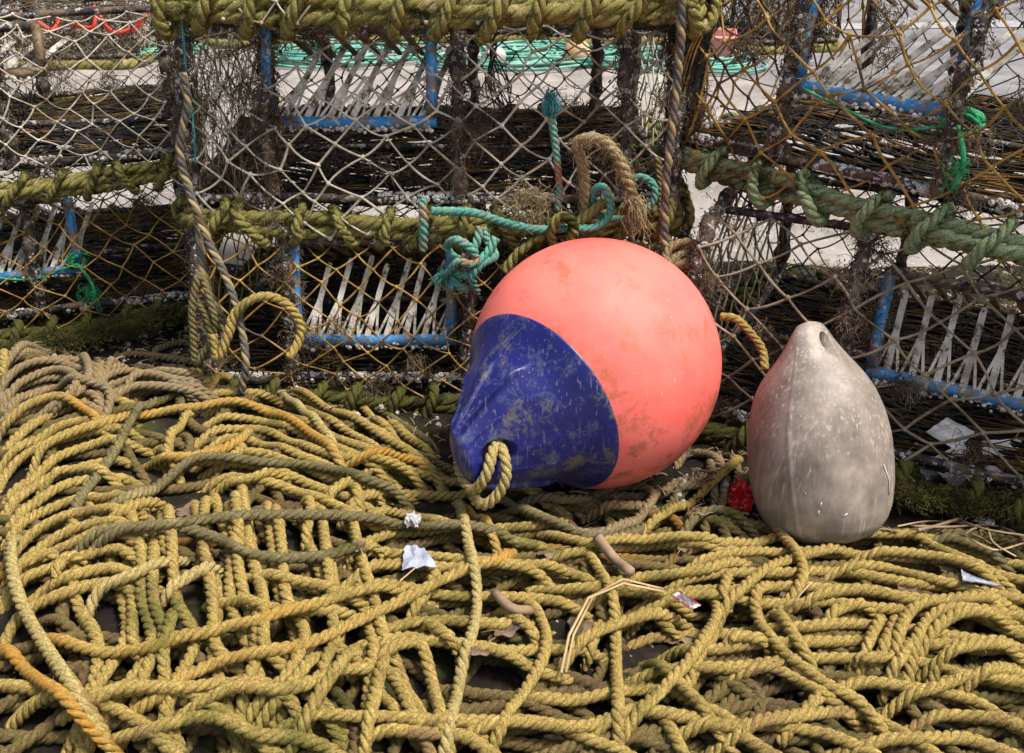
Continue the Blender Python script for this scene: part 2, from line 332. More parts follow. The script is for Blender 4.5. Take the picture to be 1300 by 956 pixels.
M['far_teal'] = mk('sea_green_rope', [(.05, .19, .145), (.12, .34, .27), (.26, .46, .38)], scale=14, bump=.4, bscale=200, rough=.7)
M['far_pink'] = mk('faded_pink_plastic', [(.62, .20, .20), (.75, .30, .30)], scale=9, bump=.2, rough=.5)
M['far_tan'] = mk('tan_orange_float', [(.48, .27, .12), (.62, .40, .20), (.70, .30, .20)], scale=9, bump=.2, rough=.5)
M['far_red'] = mk('red_twine', [(.45, .03, .015), (.65, .07, .03)], scale=30, bump=.2, rough=.6)
M['crate'] = mk('pale_blue_box_plastic', [(.45, .58, .72), (.62, .72, .82)], scale=9, bump=.2, rough=.5)

# ------------------------------------------------------------------ ground
g = MB(); g.add([[-150, -60, 0], [150, -60, 0], [150, 300, 0], [-150, 300, 0]], [[0, 1, 2, 3]])
structure('quay_pavement', g, M['concrete'])
# road beyond, running off to the right behind the pots
g = MB(); g.add([[1.05, 3.75, .004], [60, -10, .004], [90, 260, .004], [-60, 260, .004], [-3.0, 7.6, .004], [.6, 4.6, .004]], [[0, 1, 2, 3], [0, 3, 4, 5]])
structure('road', g, M['asphalt'])
g = MB()
A0, A1 = at_z(880, 36, .008), at_z(1320, 30, .008)
dirv = nrm(A1 - A0); nn = np.array([-dirv[1], dirv[0], 0])
p0, p1 = A0 - dirv * .2, A0 + dirv * 12
g.add([p0 - nn * .09, p1 - nn * .09, p1 + nn * .09, p0 + nn * .09], [[0, 1, 2, 3]]); structure('road_line', g, M['line'])
g = MB()
a = at_z(-60, 34, 0); b = at_z(320, 24, 0); dv = nrm(b - a); 
c = (a + b) / 2; R_ = np.array([[dv[0], -dv[1], 0], [dv[1], dv[0], 0], [0, 0, 1]])
box(g, c + np.array([0, 0, .06]), (5.0, .18, .12), R_); structure('kerb', g, M['kerb'])

# ------------------------------------------------------------------ soil mound, height map
X0, X1, Y0, Y1, RES = -1.5, 1.5, .42, 2.2, .004
nx, ny = int((X1 - X0) / RES), int((Y1 - Y0) / RES)
gx = X0 + (np.arange(nx) + .5) * RES; gy = Y0 + (np.arange(ny) + .5) * RES
GX, GY = np.meshgrid(gx, gy)
def sstep(a, b, x): t = np.clip((x - a) / (b - a), 0, 1); return t * t * (3 - 2 * t)
YBX = [-1.5, -.85, -.5, -.3, -.16, -.05, .1, .3, .5, .75, 1.5]
YBV = [1.62, 1.60, 1.47, 1.41, 1.33, 1.22, 1.15, 1.13, 1.10, 1.05, .95]
def yb(x): return np.interp(x, YBX, YBV)
def vnoise(x, y, sc, seed):
    r = np.random.default_rng(seed); G = r.uniform(-1, 1, (64, 64))
    u, v = x * sc, y * sc; i, j = np.floor(u).astype(int), np.floor(v).astype(int); fu, fv = u - i, v - j
    fu, fv = fu * fu * (3 - 2 * fu), fv * fv * (3 - 2 * fv); i %= 64; j %= 64; i2, j2 = (i + 1) % 64, (j + 1) % 64
    return (G[i, j] * (1 - fu) + G[i2, j] * fu) * (1 - fv) + (G[i, j2] * (1 - fu) + G[i2, j2] * fu) * fv
amp = np.interp(GX, [-1.5, -.9, -.6, -.3, -.05, .2, 1.5], [.05, .058, .078, .066, .024, .006, .0])
BASE = amp * sstep(0, .11, yb(GX) - GY) * sstep(.45, .95, GY)
soil = .006 + .004 * vnoise(GX, GY, 9, 1) + .003 * vnoise(GX, GY, 30, 2) + .002 * vnoise(GX, GY, 80, 3)
edge = np.minimum.reduce([GX - X0, X1 - GX, GY - Y0, 2.12 + .05 * vnoise(GX, GY, 4, 5) - GY]) 
HM = BASE + soil * sstep(0, .06, edge) - .02 * (1 - sstep(-.02, .05, edge))
SOIL = HM.copy()
st = 3
sx, sy = GX[::st, ::st], GY[::st, ::st]; sz = HM[::st, ::st]
g = MB(); g.add(np.stack([sx, sy, sz], -1).reshape(-1, 3), grid_q(sx.shape[0], sx.shape[1], False)); structure('ground_soil', g, M['mud'])
def hm(x, y):
    i = np.clip(((y - Y0) / RES).astype(int), 0, ny - 1); j = np.clip(((x - X0) / RES).astype(int), 0, nx - 1); return HM[i, j]
def gauss(z, w):
    k = np.exp(-.5 * (np.arange(-3 * w, 3 * w + 1) / w) ** 2); k /= k.sum()
    return np.convolve(np.pad(z, 3 * w, mode='edge'), k, 'valid')
def runmax(z, w):
    zz = np.pad(z, w, mode='edge'); return np.max(np.stack([zz[i:i + len(z)] for i in range(2 * w + 1)]), 0)
CAP = [.034]
def lay(P2, R=.0069, dive=(True, True), sink=0.0, press=.15):
    """lay a rope along the plan path P2 on top of what is already there"""
    P = catmull(np.c_[P2, np.zeros(len(P2))], .004)
    T = nrm(np.gradient(P[:, :2], axis=0)); Nn = np.c_[-T[:, 1], T[:, 0]]
    h = np.full(len(P), -1.)
    for o in (-.85, -.5, 0, .5, .85):
        hh = hm(P[:, 0] + Nn[:, 0] * o * R, P[:, 1] + Nn[:, 1] * o * R) - R * (1 - math.sqrt(1 - o * o)) * .9
        h = np.maximum(h, hh)
    z = gauss(runmax(gauss(h, 1), 2), 4) + R * (1 - press) - sink
    i = np.clip(((P[:, 1] - Y0) / RES).astype(int), 0, ny - 1); j = np.clip(((P[:, 0] - X0) / RES).astype(int), 0, nx - 1)
    h0 = gauss(SOIL[i, j], 3); z = h0 + CAP[0] * np.tanh((z - h0) / CAP[0])
    n = len(P)
    for e, on in enumerate(dive):
        if on:
            k = min(16, n // 3); w = np.linspace(1, 0, k) ** 1.3 * .034
            if e == 0: z[:k] -= w
            else: z[-k:] -= w[::-1]
    P[:, 2] = z
    for o in np.linspace(-1, 1, 7):
        x, y = P[:, 0] + Nn[:, 0] * o * R, P[:, 1] + Nn[:, 1] * o * R
        zz = z + R * math.sqrt(max(0, 1 - o * o)) * .92
        i = np.clip(((y - Y0) / RES).astype(int), 0, ny - 1); j = np.clip(((x - X0) / RES).astype(int), 0, nx - 1)
        np.maximum.at(HM, (i, j), zz)
    return P
def hit(x, y):
    """where the line of sight of a surveyed point meets the heap"""
    r = ray(x, y); t0 = (.30 - CAMZ) / r[2]; t1 = (-.02 - CAMZ) / r[2]
    t = np.linspace(t0, t1, 220); P = CAM[None] + r[None] * t[:, None]
    dz = P[:, 2] - hm(P[:, 0], P[:, 1]); k = np.argmax(dz < .006); 
    if dz[k] >= .006: k = -1
    return P[k, :2]
def hits(pts, sm=2):
    Q = catmull(np.array(pts, float), 14)
    H = np.array([hit(*p) for p in Q])
    if len(H) > 6:
        for k in range(2): H = np.c_[gauss(H[:, 0], 1), gauss(H[:, 1], 1)]
    return H

# ------------------------------------------------------------------ the rope heap: buried turns
heap = MB()
def clampreg(P):
    P = P.copy(); P[:, 1] = np.minimum(P[:, 1], yb(P[:, 0]) - .03 + .02 * np.sin(P[:, 0] * 13)); P[:, 1] = np.maximum(P[:, 1], .5)
    P[:, 0] = np.clip(P[:, 0], -1.3, 1.3); return P
def arc_loop(cx, cy, a, b, rot, t0, t1, sd):
    t = np.linspace(t0, t1, 26); r = np.random.default_rng(sd)
    w = 1 + .10 * np.sin(2 * t + r.uniform(0, 6)) + .04 * np.sin(3 * t + r.uniform(0, 6))
    x, y = a * w * np.cos(t), b * w * np.sin(t)
    return np.c_[cx + x * math.cos(rot) - y * math.sin(rot), cy + x * math.sin(rot) + y * math.cos(rot)]
for k in range(100):
    r = np.random.default_rng(100 + k)
    cx = r.uniform(-1.0, .9); cy = r.uniform(.62, float(yb(cx)) - .06)
    a, b = r.uniform(.16, .55), r.uniform(.06, .20); rot = r.normal(0, .3); RR = r.uniform(.0062, .0077)
    if r.random() < .25: rot += 1.3; a *= .6
    t0 = r.uniform(0, 6.28); P2 = clampreg(arc_loop(cx, cy, a, b, rot, t0, t0 + r.uniform(2.2, 5.6), 300 + k))
    rope(heap, lay(P2, RR), RR, resample=False, stain=([0, .3, .4, .5, 1], [0, .0, .7 * (r.random() < .25), 0, 0]))
for k in range(20):
    r = np.random.default_rng(1500 + k); cx = r.uniform(-.75, .75); cy = r.uniform(.52, .78); t0 = r.uniform(0, 6.28)
    rope(heap, lay(clampreg(arc_loop(cx, cy, r.uniform(.12, .3), r.uniform(.05, .13), r.normal(0, .4), t0, t0 + r.uniform(2.5, 5), 1600 + k))), resample=False)
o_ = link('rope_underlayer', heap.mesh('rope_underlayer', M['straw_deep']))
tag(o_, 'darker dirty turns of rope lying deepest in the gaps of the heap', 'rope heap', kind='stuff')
heap = MB(); CAP[0] = .13
# parallel near-vertical turns at the left, as in the picture
def ext(pts, n=1):
    pts = [tuple(map(float, p)) for p in pts]
    if pts[-1][1] >= 856:
        a, b = pts[-2], pts[-1]; L = math.hypot(b[0] - a[0], b[1] - a[1]) + 1e-6
        e = (b[0] + (b[0] - a[0]) / L * 130, b[1] + (b[1] - a[1]) / L * 130); pts.append(e)
    return pts
def ontop(mb, pts, R=.0069, stain=None, dive=(True, True), sink=0, press=.15):
    P = lay(hits(ext(pts)), R, dive, sink, press); rope(mb, P, R, resample=False, stain=stain); return P
for k in range(21):
    r = np.random.default_rng(900 + k); x = 88 + 17.5 * k + r.normal(0, 5); w = r.uniform(10, 40)
    ontop(heap, [(x, 610 + r.uniform(-20, 20)), (x + w * .5, 660), (x + w, 710), (x + w + r.uniform(-10, 25), 770), (x + w + r.uniform(0, 40), 820), (x + w + r.uniform(-20, 60), 866)])
for k in range(13):
    r = np.random.default_rng(940 + k); y = 545 + 20 * k
    ontop(heap, [(-30, y + 50), (30, y + r.uniform(-5, 15)), (80, y - 25), (140, y - 40 + r.uniform(-8, 8)), (210, y - 35)])
for k in range(10):
    r = np.random.default_rng(960 + k); y = 470 + 15 * k
    ontop(heap, [(225, y + 10), (290, y), (350, y + 10 + r.uniform(-5, 5)), (410, y + 34), (470, y + 62), (530, y + 95 + r.uniform(-8, 8))])
for k in range(10):
    r = np.random.default_rng(980 + k); y = 600 + 26 * k
    ontop(heap, [(430 + r.uniform(-30, 30), y), (500, y + r.uniform(-14, 14)), (590, y + r.uniform(-14, 24)), (680, y + 20 + r.uniform(-14, 14)), (760 + r.uniform(-40, 60), y + r.uniform(0, 44))])
for k in range(8):
    r = np.random.default_rng(1000 + k); y = 695 + 22 * k
    ontop(heap, [(800 + r.uniform(-50, 90), y + 10), (930, y - 6 + r.uniform(-8, 8)), (1050, y - 12), (1170, y + r.uniform(-8, 8)), (1300, y + 24), (1400, y + 44)])
for k in range(16):
    r = np.random.default_rng(1100 + k); x = 30 + 82 * k + r.uniform(-20, 20); y = r.uniform(872, 950)
    ontop(heap, [(x - 130, y + r.uniform(-30, 50)), (x - 50, y + r.uniform(-12, 12)), (x + 60, y + r.uniform(-12, 12)), (x + 150, y + r.uniform(-20, 60)), (x + 190, y + 60)])
bh = MB()
for k in range(7):
    r = np.random.default_rng(1200 + k)
    ontop(bh, [(-30, 486 + 13 * k), (5, 466 + 12 * k), (50, 448 + 12 * k + r.uniform(-3, 3)), (98, 446 + 11 * k), (132, 460 + 9 * k), (138, 482 + 8 * k), (112, 500 + 6 * k)])
for k in range(6):
    r = np.random.default_rng(1230 + k)
    ontop(bh, [(110, 450 + 11 * k), (160, 452 + 9 * k + r.uniform(-4, 4)), (215, 456 + 9 * k), (262, 462 + 8 * k), (300, 478 + 6 * k)])
for pts_ in ([(820, 640), (850, 616), (880, 606), (905, 618), (912, 645)], [(840, 648), (866, 622), (896, 604), (928, 590), (946, 575)], [(700, 632), (760, 628), (820, 634), (870, 625), (910, 600)], [(905, 560), (898, 590), (904, 620), (920, 648)],
             [(860, 655), (890, 640), (915, 648), (940, 660)], [(730, 644), (780, 648), (830, 642), (856, 628)], [(880, 575), (910, 566), (936, 580), (940, 610), (925, 640)], [(650, 630), (690, 640), (740, 636), (790, 622)]): ontop(bh, pts_)
tag(link('coil_underlayer', bh.mesh('coil_underlayer', M['brown_rope'])), 'brown turns of rope bedded behind the left coil and under the buoys', 'rope heap', kind='stuff')
# shorter turns between (kept within the heap)
small = [
 [(24, 650), (8, 680), (14, 712), (21, 754), (45, 802), (69, 837), (88, 866)],
 [(482, 788), (489, 812), (489, 837), (482, 865)], [(465, 795), (441, 837), (420, 865)],
 [(524, 775), (558, 802), (595, 832)], [(610, 764), (645, 782), (680, 809), (700, 835)],
 [(640, 700), (714, 726), (766, 742), (800, 744)], [(660, 742), (720, 750), (760, 746), (800, 738), (860, 731), (919, 716), (990, 704)],
 [(714, 768), (766, 761), (835, 754), (890, 772)], [(794, 792), (835, 796), (875, 806)], [(794, 816), (835, 845), (858, 866)],
 [(770, 780), (749, 823), (738, 850)], [(933, 722), (919, 747), (930, 775)], [(902, 844), (954, 847), (995, 863)], [(912, 813), (947, 807), (985, 818)],
 [(1071, 837), (1127, 833), (1150, 832)], [(1124, 865), (1144, 837), (1162, 800)], [(1168, 850), (1231, 862), (1290, 866)], [(1300, 850), (1248, 854), (1215, 866)],
 [(1092, 833), (1110, 800), (1129, 766)], [(1113, 835), (1130, 802), (1146, 766)],
 [(650, 702), (732, 702), (801, 695), (880, 692), (960, 690)],
 [(420, 650), (460, 630), (500, 622), (545, 622)], [(430, 560), (480, 590), (520, 600), (560, 640)], [(420, 580), (450, 610), (460, 660)],
 [(430, 720), (455, 690), (500, 700)], [(540, 700), (560, 720), (540, 760), (500, 790)],
 [(186, 560), (210, 580), (235, 620)], [(300, 540), (315, 570), (290, 590), (230, 590), (180, 580)], [(263, 500), (215, 560), (205, 600)],
 [(120, 640), (150, 655), (190, 640), (240, 640)], [(380, 620), (395, 650), (385, 690)], [(270, 620), (262, 650), (250, 690)], [(298, 610), (300, 650), (306, 700)],
 [(400, 640), (440, 610), (470, 618), (500, 640)], [(60, 740), (80, 715), (110, 695)], [(0, 730), (30, 720), (60, 700), (90, 700)],
]
for s_ in small: ontop(heap, s_)
hv = np.concatenate(heap.v); kk = rng.integers(0, len(hv), 16000); hq = hv[kk]; fuzz(heap, hq + [0, 0, .0004], .0045, .00022, .1)
h = link('rope_heap', heap.mesh('rope_heap', M['straw']))
tag(h, 'tangled bed of straw coloured laid rope covering the ground under the buoys', 'rope heap', kind='stuff')

# ------------------------------------------------------------------ rope lengths one can follow, each a thing of its own
GR = 'loose rope lengths lying on the heap'
def rp(pts, mat, label, stain=None, R=.0069, name='rope', dive=(True, True), sink=0, fz=None):
    mb = MB(); P = ontop(mb, pts, R, stain, dive, sink)
    o = top(name, mb, M[mat], label, 'rope', GR)
    fz = fz or 1.0
    if fz:
        k = rng.integers(0, len(P), int(len(P) * fz)); f = MB(); q = P[k] + nrm(rng.normal(size=(len(k), 3))) * R * .9
        fuzz(f, q, .0055, .00028, .1, spread=1)
        m = f.mesh('moss_tuft' if mat == 'mossy_rope' else 'loose_fibres', M['moss_tan' if mat == 'mossy_rope' else 'frayed'], org=np.array(o.location)); link('moss_tuft' if mat == 'mossy_rope' else 'loose_fibres', m, o)
    return o
# left brown coil
rp([(-20, 500), (0, 470), (35, 448), (80, 440), (112, 455), (120, 478), (104, 500), (60, 520), (10, 530)], 'brown_rope', 'outermost grey brown rope turn of the coil lying against the left pots')
rp([(-20, 520), (20, 492), (60, 470), (96, 466), (108, 485), (90, 508), (40, 516)], 'brown_rope', 'inner grey brown rope turn of the coil at the left edge')
rp([(-20, 545), (10, 520), (60, 492), (120, 487), (150, 500), (140, 520), (100, 530)], 'brown_rope', 'grey brown rope curving just below the left coil')
rp([(-10, 430), (12, 440), (14, 458), (0, 476), (-20, 480)], 'straw', 'short rope bight curling in at the left edge beside the mossy pot foot')
rp([(118, 462), (180, 458), (240, 466), (300, 470), (340, 490)], 'brown_rope', 'grey brown rope running right from the left coil along the pot foot')
rp([(180, 462), (200, 440), (240, 432), (268, 446)], 'mossy_rope', 'mossy rope arching against the foot of the pots beneath the hanging rope')
rp([(150, 510), (160, 480), (185, 470), (220, 485), (262, 498)], 'brown_rope', 'brownish rope bending sharply behind the dark diagonal rope')
# falling strands right of the hanging ropes
rp([(284, 425), (346, 440), (398, 462), (450, 500), (490, 526), (540, 560), (585, 585)], 'mossy_rope', 'dark green rope sloping along the back of the heap to the blue buoy cap', fz=1)
rp([(221, 483), (263, 470), (329, 461), (381, 475), (433, 500), (475, 522), (520, 555), (580, 600)], 'straw', 'uppermost straw rope sweeping along the crest of the heap')
rp([(240, 500), (300, 485), (360, 490), (420, 520), (470, 548), (520, 575), (560, 610), (570, 640)], 'straw', 'second straw rope sweeping below the crest towards the blue buoy')
rp([(311, 470), (363, 505), (415, 552), (440, 590)], 'straw_pale', 'pale rope dropping down the heap from beneath the upright rope ring')
rp([(435, 480), (470, 478), (500, 500), (513, 530)], 'mossy_rope', 'small green rope bight curling against the comb of the lower middle pot')
rp([(-25, 560), (0, 540), (25, 518), (60, 504), (92, 506), (118, 528), (150, 562)], 'straw', 'rope arch with rusty orange crown at the upper left of the heap', stain=([0, .45, .58, .72, .85, 1], [0, 0, .9, .9, .1, 0]))
rp([(20, 612), (40, 590), (69, 566), (114, 542), (180, 528), (277, 516), (329, 519), (367, 532), (415, 565), (450, 600)], 'straw', 'long rope with rusty orange marks crossing the upper left of the heap', stain=([0, .15, .25, .33, .42, .68, .8, .92, 1], [0, 0, .25, .9, .2, .8, .95, .3, 0]))
rp([(157, 572), (190, 590), (235, 590), (280, 572), (315, 555), (322, 535), (312, 522)], 'straw', 'rope bight with an orange stained belly beneath the long orange marked rope', stain=([0, .2, .4, .55, .7, 1], [0, .1, .8, .9, .1, 0]))
rp([(204, 476), (187, 505), (166, 538), (150, 570), (133, 592), (100, 632), (75, 672)], 'mossy_rope', 'dark grey green rope running diagonally down over the upper left turns', fz=1)
rp([(30, 620), (52, 604), (90, 595), (140, 600), (170, 620)], 'straw', 'straw rope bowing over the left turns beneath the dark diagonal rope')
# middle, long sweeping ones
rp([(90, 640), (120, 636), (180, 626), (242, 598), (294, 588), (346, 591), (398, 591), (450, 606), (500, 632), (545, 655)], 'mossy_rope', 'grey green rope in a long low wave across the middle of the heap', fz=1)
rp([(250, 622), (290, 612), (330, 606), (380, 588)], 'straw', 'straw rope length peeping between the two grey green waves')
rp([(70, 700), (104, 682), (156, 672), (242, 680), (294, 698), (346, 712), (398, 712), (450, 698), (490, 680)], 'mossy_rope', 'dark rope sagging across the left half over the upright turns', fz=1.5)
rp([(90, 694), (138, 671), (190, 665), (242, 663), (294, 664), (346, 660), (398, 656), (440, 658), (489, 664), (540, 676), (600, 682), (695, 681)], 'mossy_rope', 'longest moss covered rope running level through the middle of the heap', fz=2.5)
rp([(83, 799), (121, 768), (166, 736), (208, 709), (240, 688)], 'straw_pale', 'pale rope slanting up over the left upright turns')
rp([(187, 738), (208, 757), (235, 754), (263, 733), (288, 702)], 'straw_pale', 'pale U shaped rope bight in the lower left of the heap')
rp([(285, 710), (329, 726), (381, 743), (450, 757), (500, 764)], 'straw', 'straw rope running right and down from the pale U shaped bight')
rp([(249, 747), (294, 757), (346, 775), (398, 782), (450, 783), (500, 772)], 'straw', 'straw rope passing under the long orange tinged rope at lower left')
rp([(45, 775), (69, 812), (121, 830), (173, 830), (225, 816), (294, 799), (346, 781), (415, 762), (450, 752), (520, 752), (560, 746)], 'straw', 'orange tinged rope sweeping in a wide curve along the lower left', stain=([0, .06, .12, .22, .3, .5, .6, .7, 1], [.9, .9, .6, .1, .25, .1, .6, .1, 0]))
rp([(150, 872), (222, 858), (311, 837), (381, 822), (430, 808), (472, 781), (541, 750), (593, 733), (633, 719), (655, 694), (650, 670)], 'straw', 'straw rope from the lower left edge rising to an orange bend in the middle', stain=([0, .3, .55, .8, .85, .95, 1], [.2, .3, .1, .1, .95, .6, 0]))
rp([(24, 650), (14, 690), (14, 712), (21, 754), (45, 802), (69, 837), (88, 866)], 'straw_pale', 'pale rope coming down the left edge in front of the turns')
rp([(-20, 800), (0, 815), (30, 850), (60, 875)], 'straw', 'bright orange stained rope crossing the bottom left corner', stain=([0, 1], [1, .9]))
rp([(420, 565), (461, 582), (517, 575), (540, 590), (575, 618)], 'straw', 'rope with one bright orange length sloping down left of the blue buoy cap', stain=([0, .15, .3, .6, .75, 1], [0, .3, .95, .95, .3, 0]))
rp([(560, 612), (586, 640), (620, 670), (645, 700)], 'straw', 'short rusty orange rope dipping beneath the blue cap eye', stain=([0, .3, .6, 1], [.3, .9, .4, 0]))
rp([(640, 728), (669, 757), (687, 785), (697, 816), (690, 845), (674, 867)], 'straw', 'rope winding down the middle below the orange bend')
rp([(500, 765), (524, 800), (540, 835), (548, 866)], 'straw', 'rope going down to the bottom edge left of the centre rope')
rp([(576, 606), (586, 647), (593, 688), (603, 726), (607, 768), (600, 809), (590, 837), (583, 866)], 'straw_pale', 'pale rope hanging straight down the centre from the eye of the blue cap')
rp([(728, 672), (752, 709), (773, 743), (780, 775), (781, 820), (783, 866)], 'straw', 'straw rope descending the centre right past the cane stub')
# right of the centre: coil under the buoy
rp([(735, 655), (727, 636), (766, 621), (815, 618), (839, 634), (815, 660), (766, 682), (714, 674), (662, 650), (612, 615)], 'brown_rope', 'brown stained rope loop peeping out beneath the coral buoy')
rp([(868, 596), (862, 629), (835, 660), (801, 681), (749, 686), (680, 664), (625, 626)], 'mossy_rope', 'speckled dark rope passing under the coral buoy to its blue cap')
rp([(850, 608), (856, 580), (870, 572), (905, 578), (922, 600), (918, 640), (905, 662)], 'brown_rope', 'brown rope arching in the shade between the coral and grey buoys')
rp([(952, 560), (930, 590), (905, 620), (870, 640), (835, 662), (790, 672)], 'straw', 'yellow rope twisting down from between the two buoys', stain=None)
rp([(850, 684), (892, 650), (919, 647), (954, 665), (985, 676)], 'mossy_rope', 'green tinted rope humping over beside the red film')
rp([(676, 664), (732, 690), (790, 692), (860, 682), (930, 684), (965, 700)], 'straw', 'straw rope lying level below the coral buoy')
# far right
rp([(1060, 868), (1030, 840), (1000, 800), (985, 770), (975, 745)], 'straw', 'straight rope falling to the bottom edge right of the wide bend')
rp([(1117, 662), (1155, 678), (1196, 702), (1248, 723), (1320, 752)], 'straw', 'rope leaving the grey buoy foot towards the right edge')
rp([(1160, 676), (1200, 680), (1250, 700), (1310, 722)], 'mossy_rope', 'topmost greenish rope at the right edge next to the twigs')
rp([(1050, 712), (1127, 698), (1179, 709), (1231, 728), (1320, 765)], 'straw', 'rope arching to the right edge beneath the plastic shard')
rp([(1022, 724), (1092, 716), (1162, 728), (1213, 745), (1265, 766), (1330, 785)], 'straw', 'long smooth rope curving from the grey buoy foot to the right edge')
rp([(970, 774), (1023, 757), (1092, 751), (1144, 759), (1185, 772), (1240, 772), (1330, 792)], 'straw', 'rope waving level across the right hand part of the heap')
rp([(1033, 798), (1058, 775), (1099, 765), (1135, 770)], 'straw', 'short arched rope bight in the right hand part of the heap')
rp([(1153, 868), (1158, 830), (1166, 797), (1190, 778), (1240, 775), (1300, 790)], 'straw', 'rope turning up and over at the lower right corner')
rp([(1158, 830), (1182, 800), (1217, 785), (1265, 786), (1330, 800)], 'straw', 'rope nested just inside the lower right corner turn')
for pts_, lb_ in (([(1178, 868), (1186, 842), (1212, 822), (1262, 812), (1330, 816)], 'rope nested second inside the lower right corner turn'),
                  ([(1134, 868), (1136, 826), (1146, 786), (1174, 764), (1230, 756), (1330, 768)], 'outermost rope of the lower right corner turns'),
                  ([(690, 868), (730, 820), (790, 792), (850, 786), (905, 796)], 'rope bowing up from the bottom edge towards the dead leaf under the wrapper'),
                  ([(1208, 868), (1240, 850), (1330, 848)], 'lowest short rope in the lower right corner')):
    rp(pts_, 'straw', lb_)
rp([(1160, 840), (1231, 829), (1330, 836)], 'straw', 'level rope lying lowest at the right edge')
rp([(862, 868), (892, 826), (919, 782), (947, 742), (982, 716), (1023, 709), (1065, 695), (1124, 690)], 'straw', 'rope climbing from the bottom edge and flattening out before the grey buoy')
rp([(902, 730), (916, 765), (897, 809), (868, 850), (850, 868)], 'straw', 'rope running down alongside the torn wrapper')
rp([(1013, 719), (971, 738), (954, 756), (957, 782), (982, 816), (1016, 847), (1050, 868)], 'straw', 'rope turning in a wide left facing bend below the grey buoy')
rp([(955, 640), (971, 657), (1006, 692), (1022, 716), (1023, 740), (1002, 761), (960, 773)], 'straw', 'rope hooking round in front of the grey buoy')

# ------------------------------------------------------------------ pots (creels)
def weedline(P, n, spread, ln, mb, r=.0006):
    P = np.asarray(P, float); k = rng.integers(0, len(P) - 1, n); t = rng.random((n, 1))
    q = P[k] * (1 - t) + P[k + 1] * t + rng.normal(0, spread, (n, 3)); fuzz(mb, q, ln, r, .5)
def net(mb, Pf, nu, nv, r, jit=.12, seed=1, miss=.02, kn=2.1, n=4, nsag=.12):
    rr = np.random.default_rng(seed)
    I, J = np.meshgrid(np.arange(2 * nu + 1), np.arange(2 * nv + 1), indexing='ij')
    U = I / (2 * nu) + rr.normal(0, jit / (2 * nu), I.shape) * (I > 0) * (I < 2 * nu); V_ = J / (2 * nv) + rr.normal(0, jit / (2 * nv), I.shape) * (J > 0) * (J < 2 * nv)
    P = Pf(np.clip(U, 0, 1), np.clip(V_, 0, 1))
    P = P + rr.normal(0, r * 1.2, P.shape)
    ok = (I + J) % 2 == 0
    E = []
    for di, dj in ((1, 1), (1, -1)):
        i, j = I[ok], J[ok]; i2, j2 = i + di, j + dj
        m = (i2 <= 2 * nu) & (j2 >= 0) & (j2 <= 2 * nv); m &= rr.random(m.shape) > miss
        E.append((P[i[m], j[m]], P[i2[m], j2[m]]))
    A = np.concatenate([e[0] for e in E]); B = np.concatenate([e[1] for e in E])
    L = np.linalg.norm(B - A, axis=1, keepdims=True)
    off = rr.normal(0, 1, A.shape) * L * .05; off[:, 2] -= (L[:, 0] * nsag * rr.uniform(0, 1, len(A)))
    t = np.linspace(0, 1, 5)[None, :, None]
    Q = A[:, None] * (1 - t) + B[:, None] * t + off[:, None] * (4 * t * (1 - t)) * .6
    tubes(mb, Q, r * rr.uniform(.85, 1.15, (len(A), 1)), n)
    if kn: blobs(mb, P[ok], r * kn)
def prof(h, D, lean=.035):
    """end profile of a pot: front foot, up the front, over the top, down the back"""
    return np.array([(0, .055), (.002, .4 * h), (lean * .5, .72 * h), (lean + .02, .9 * h), (.14, .985 * h), (D * .5, h), (D - .14, .985 * h), (D - .05, .9 * h), (D - .015, .65 * h), (D, .055)])
WRAPS = {}
def wrap_mesh(mat, R, seed, hh=.0280, dd=.0225):
    key = (mat, R, seed)
    if key not in WRAPS:
        r = np.random.default_rng(seed); mb = MB(); t = np.linspace(0, 2 * math.pi * 1.0, 15)[:-1]; hh *= R / .0086; dd *= R / .0086
        sl_ = r.uniform(.008, .022)
        P = np.c_[np.sin(t) * sl_ + r.normal(0, .0015, 14), np.cos(t) * dd * r.uniform(.95, 1.15), np.sin(t) * hh * r.uniform(.95, 1.12)]
        rope(mb, P, R * r.uniform(.9, 1.05), closed=True, step=.0045)
        k = rng.integers(0, 14, 60); k = rng.integers(0, 14, 260); fuzz(mb, P[k] + nrm(rng.normal(size=(260, 3))) * R * .9 + rng.normal(0, .003, (260, 3)), .006, .00035, .3)
        WRAPS[key] = mb.mesh('lashing_turn', M[mat])
    return WRAPS[key]
NP = 0
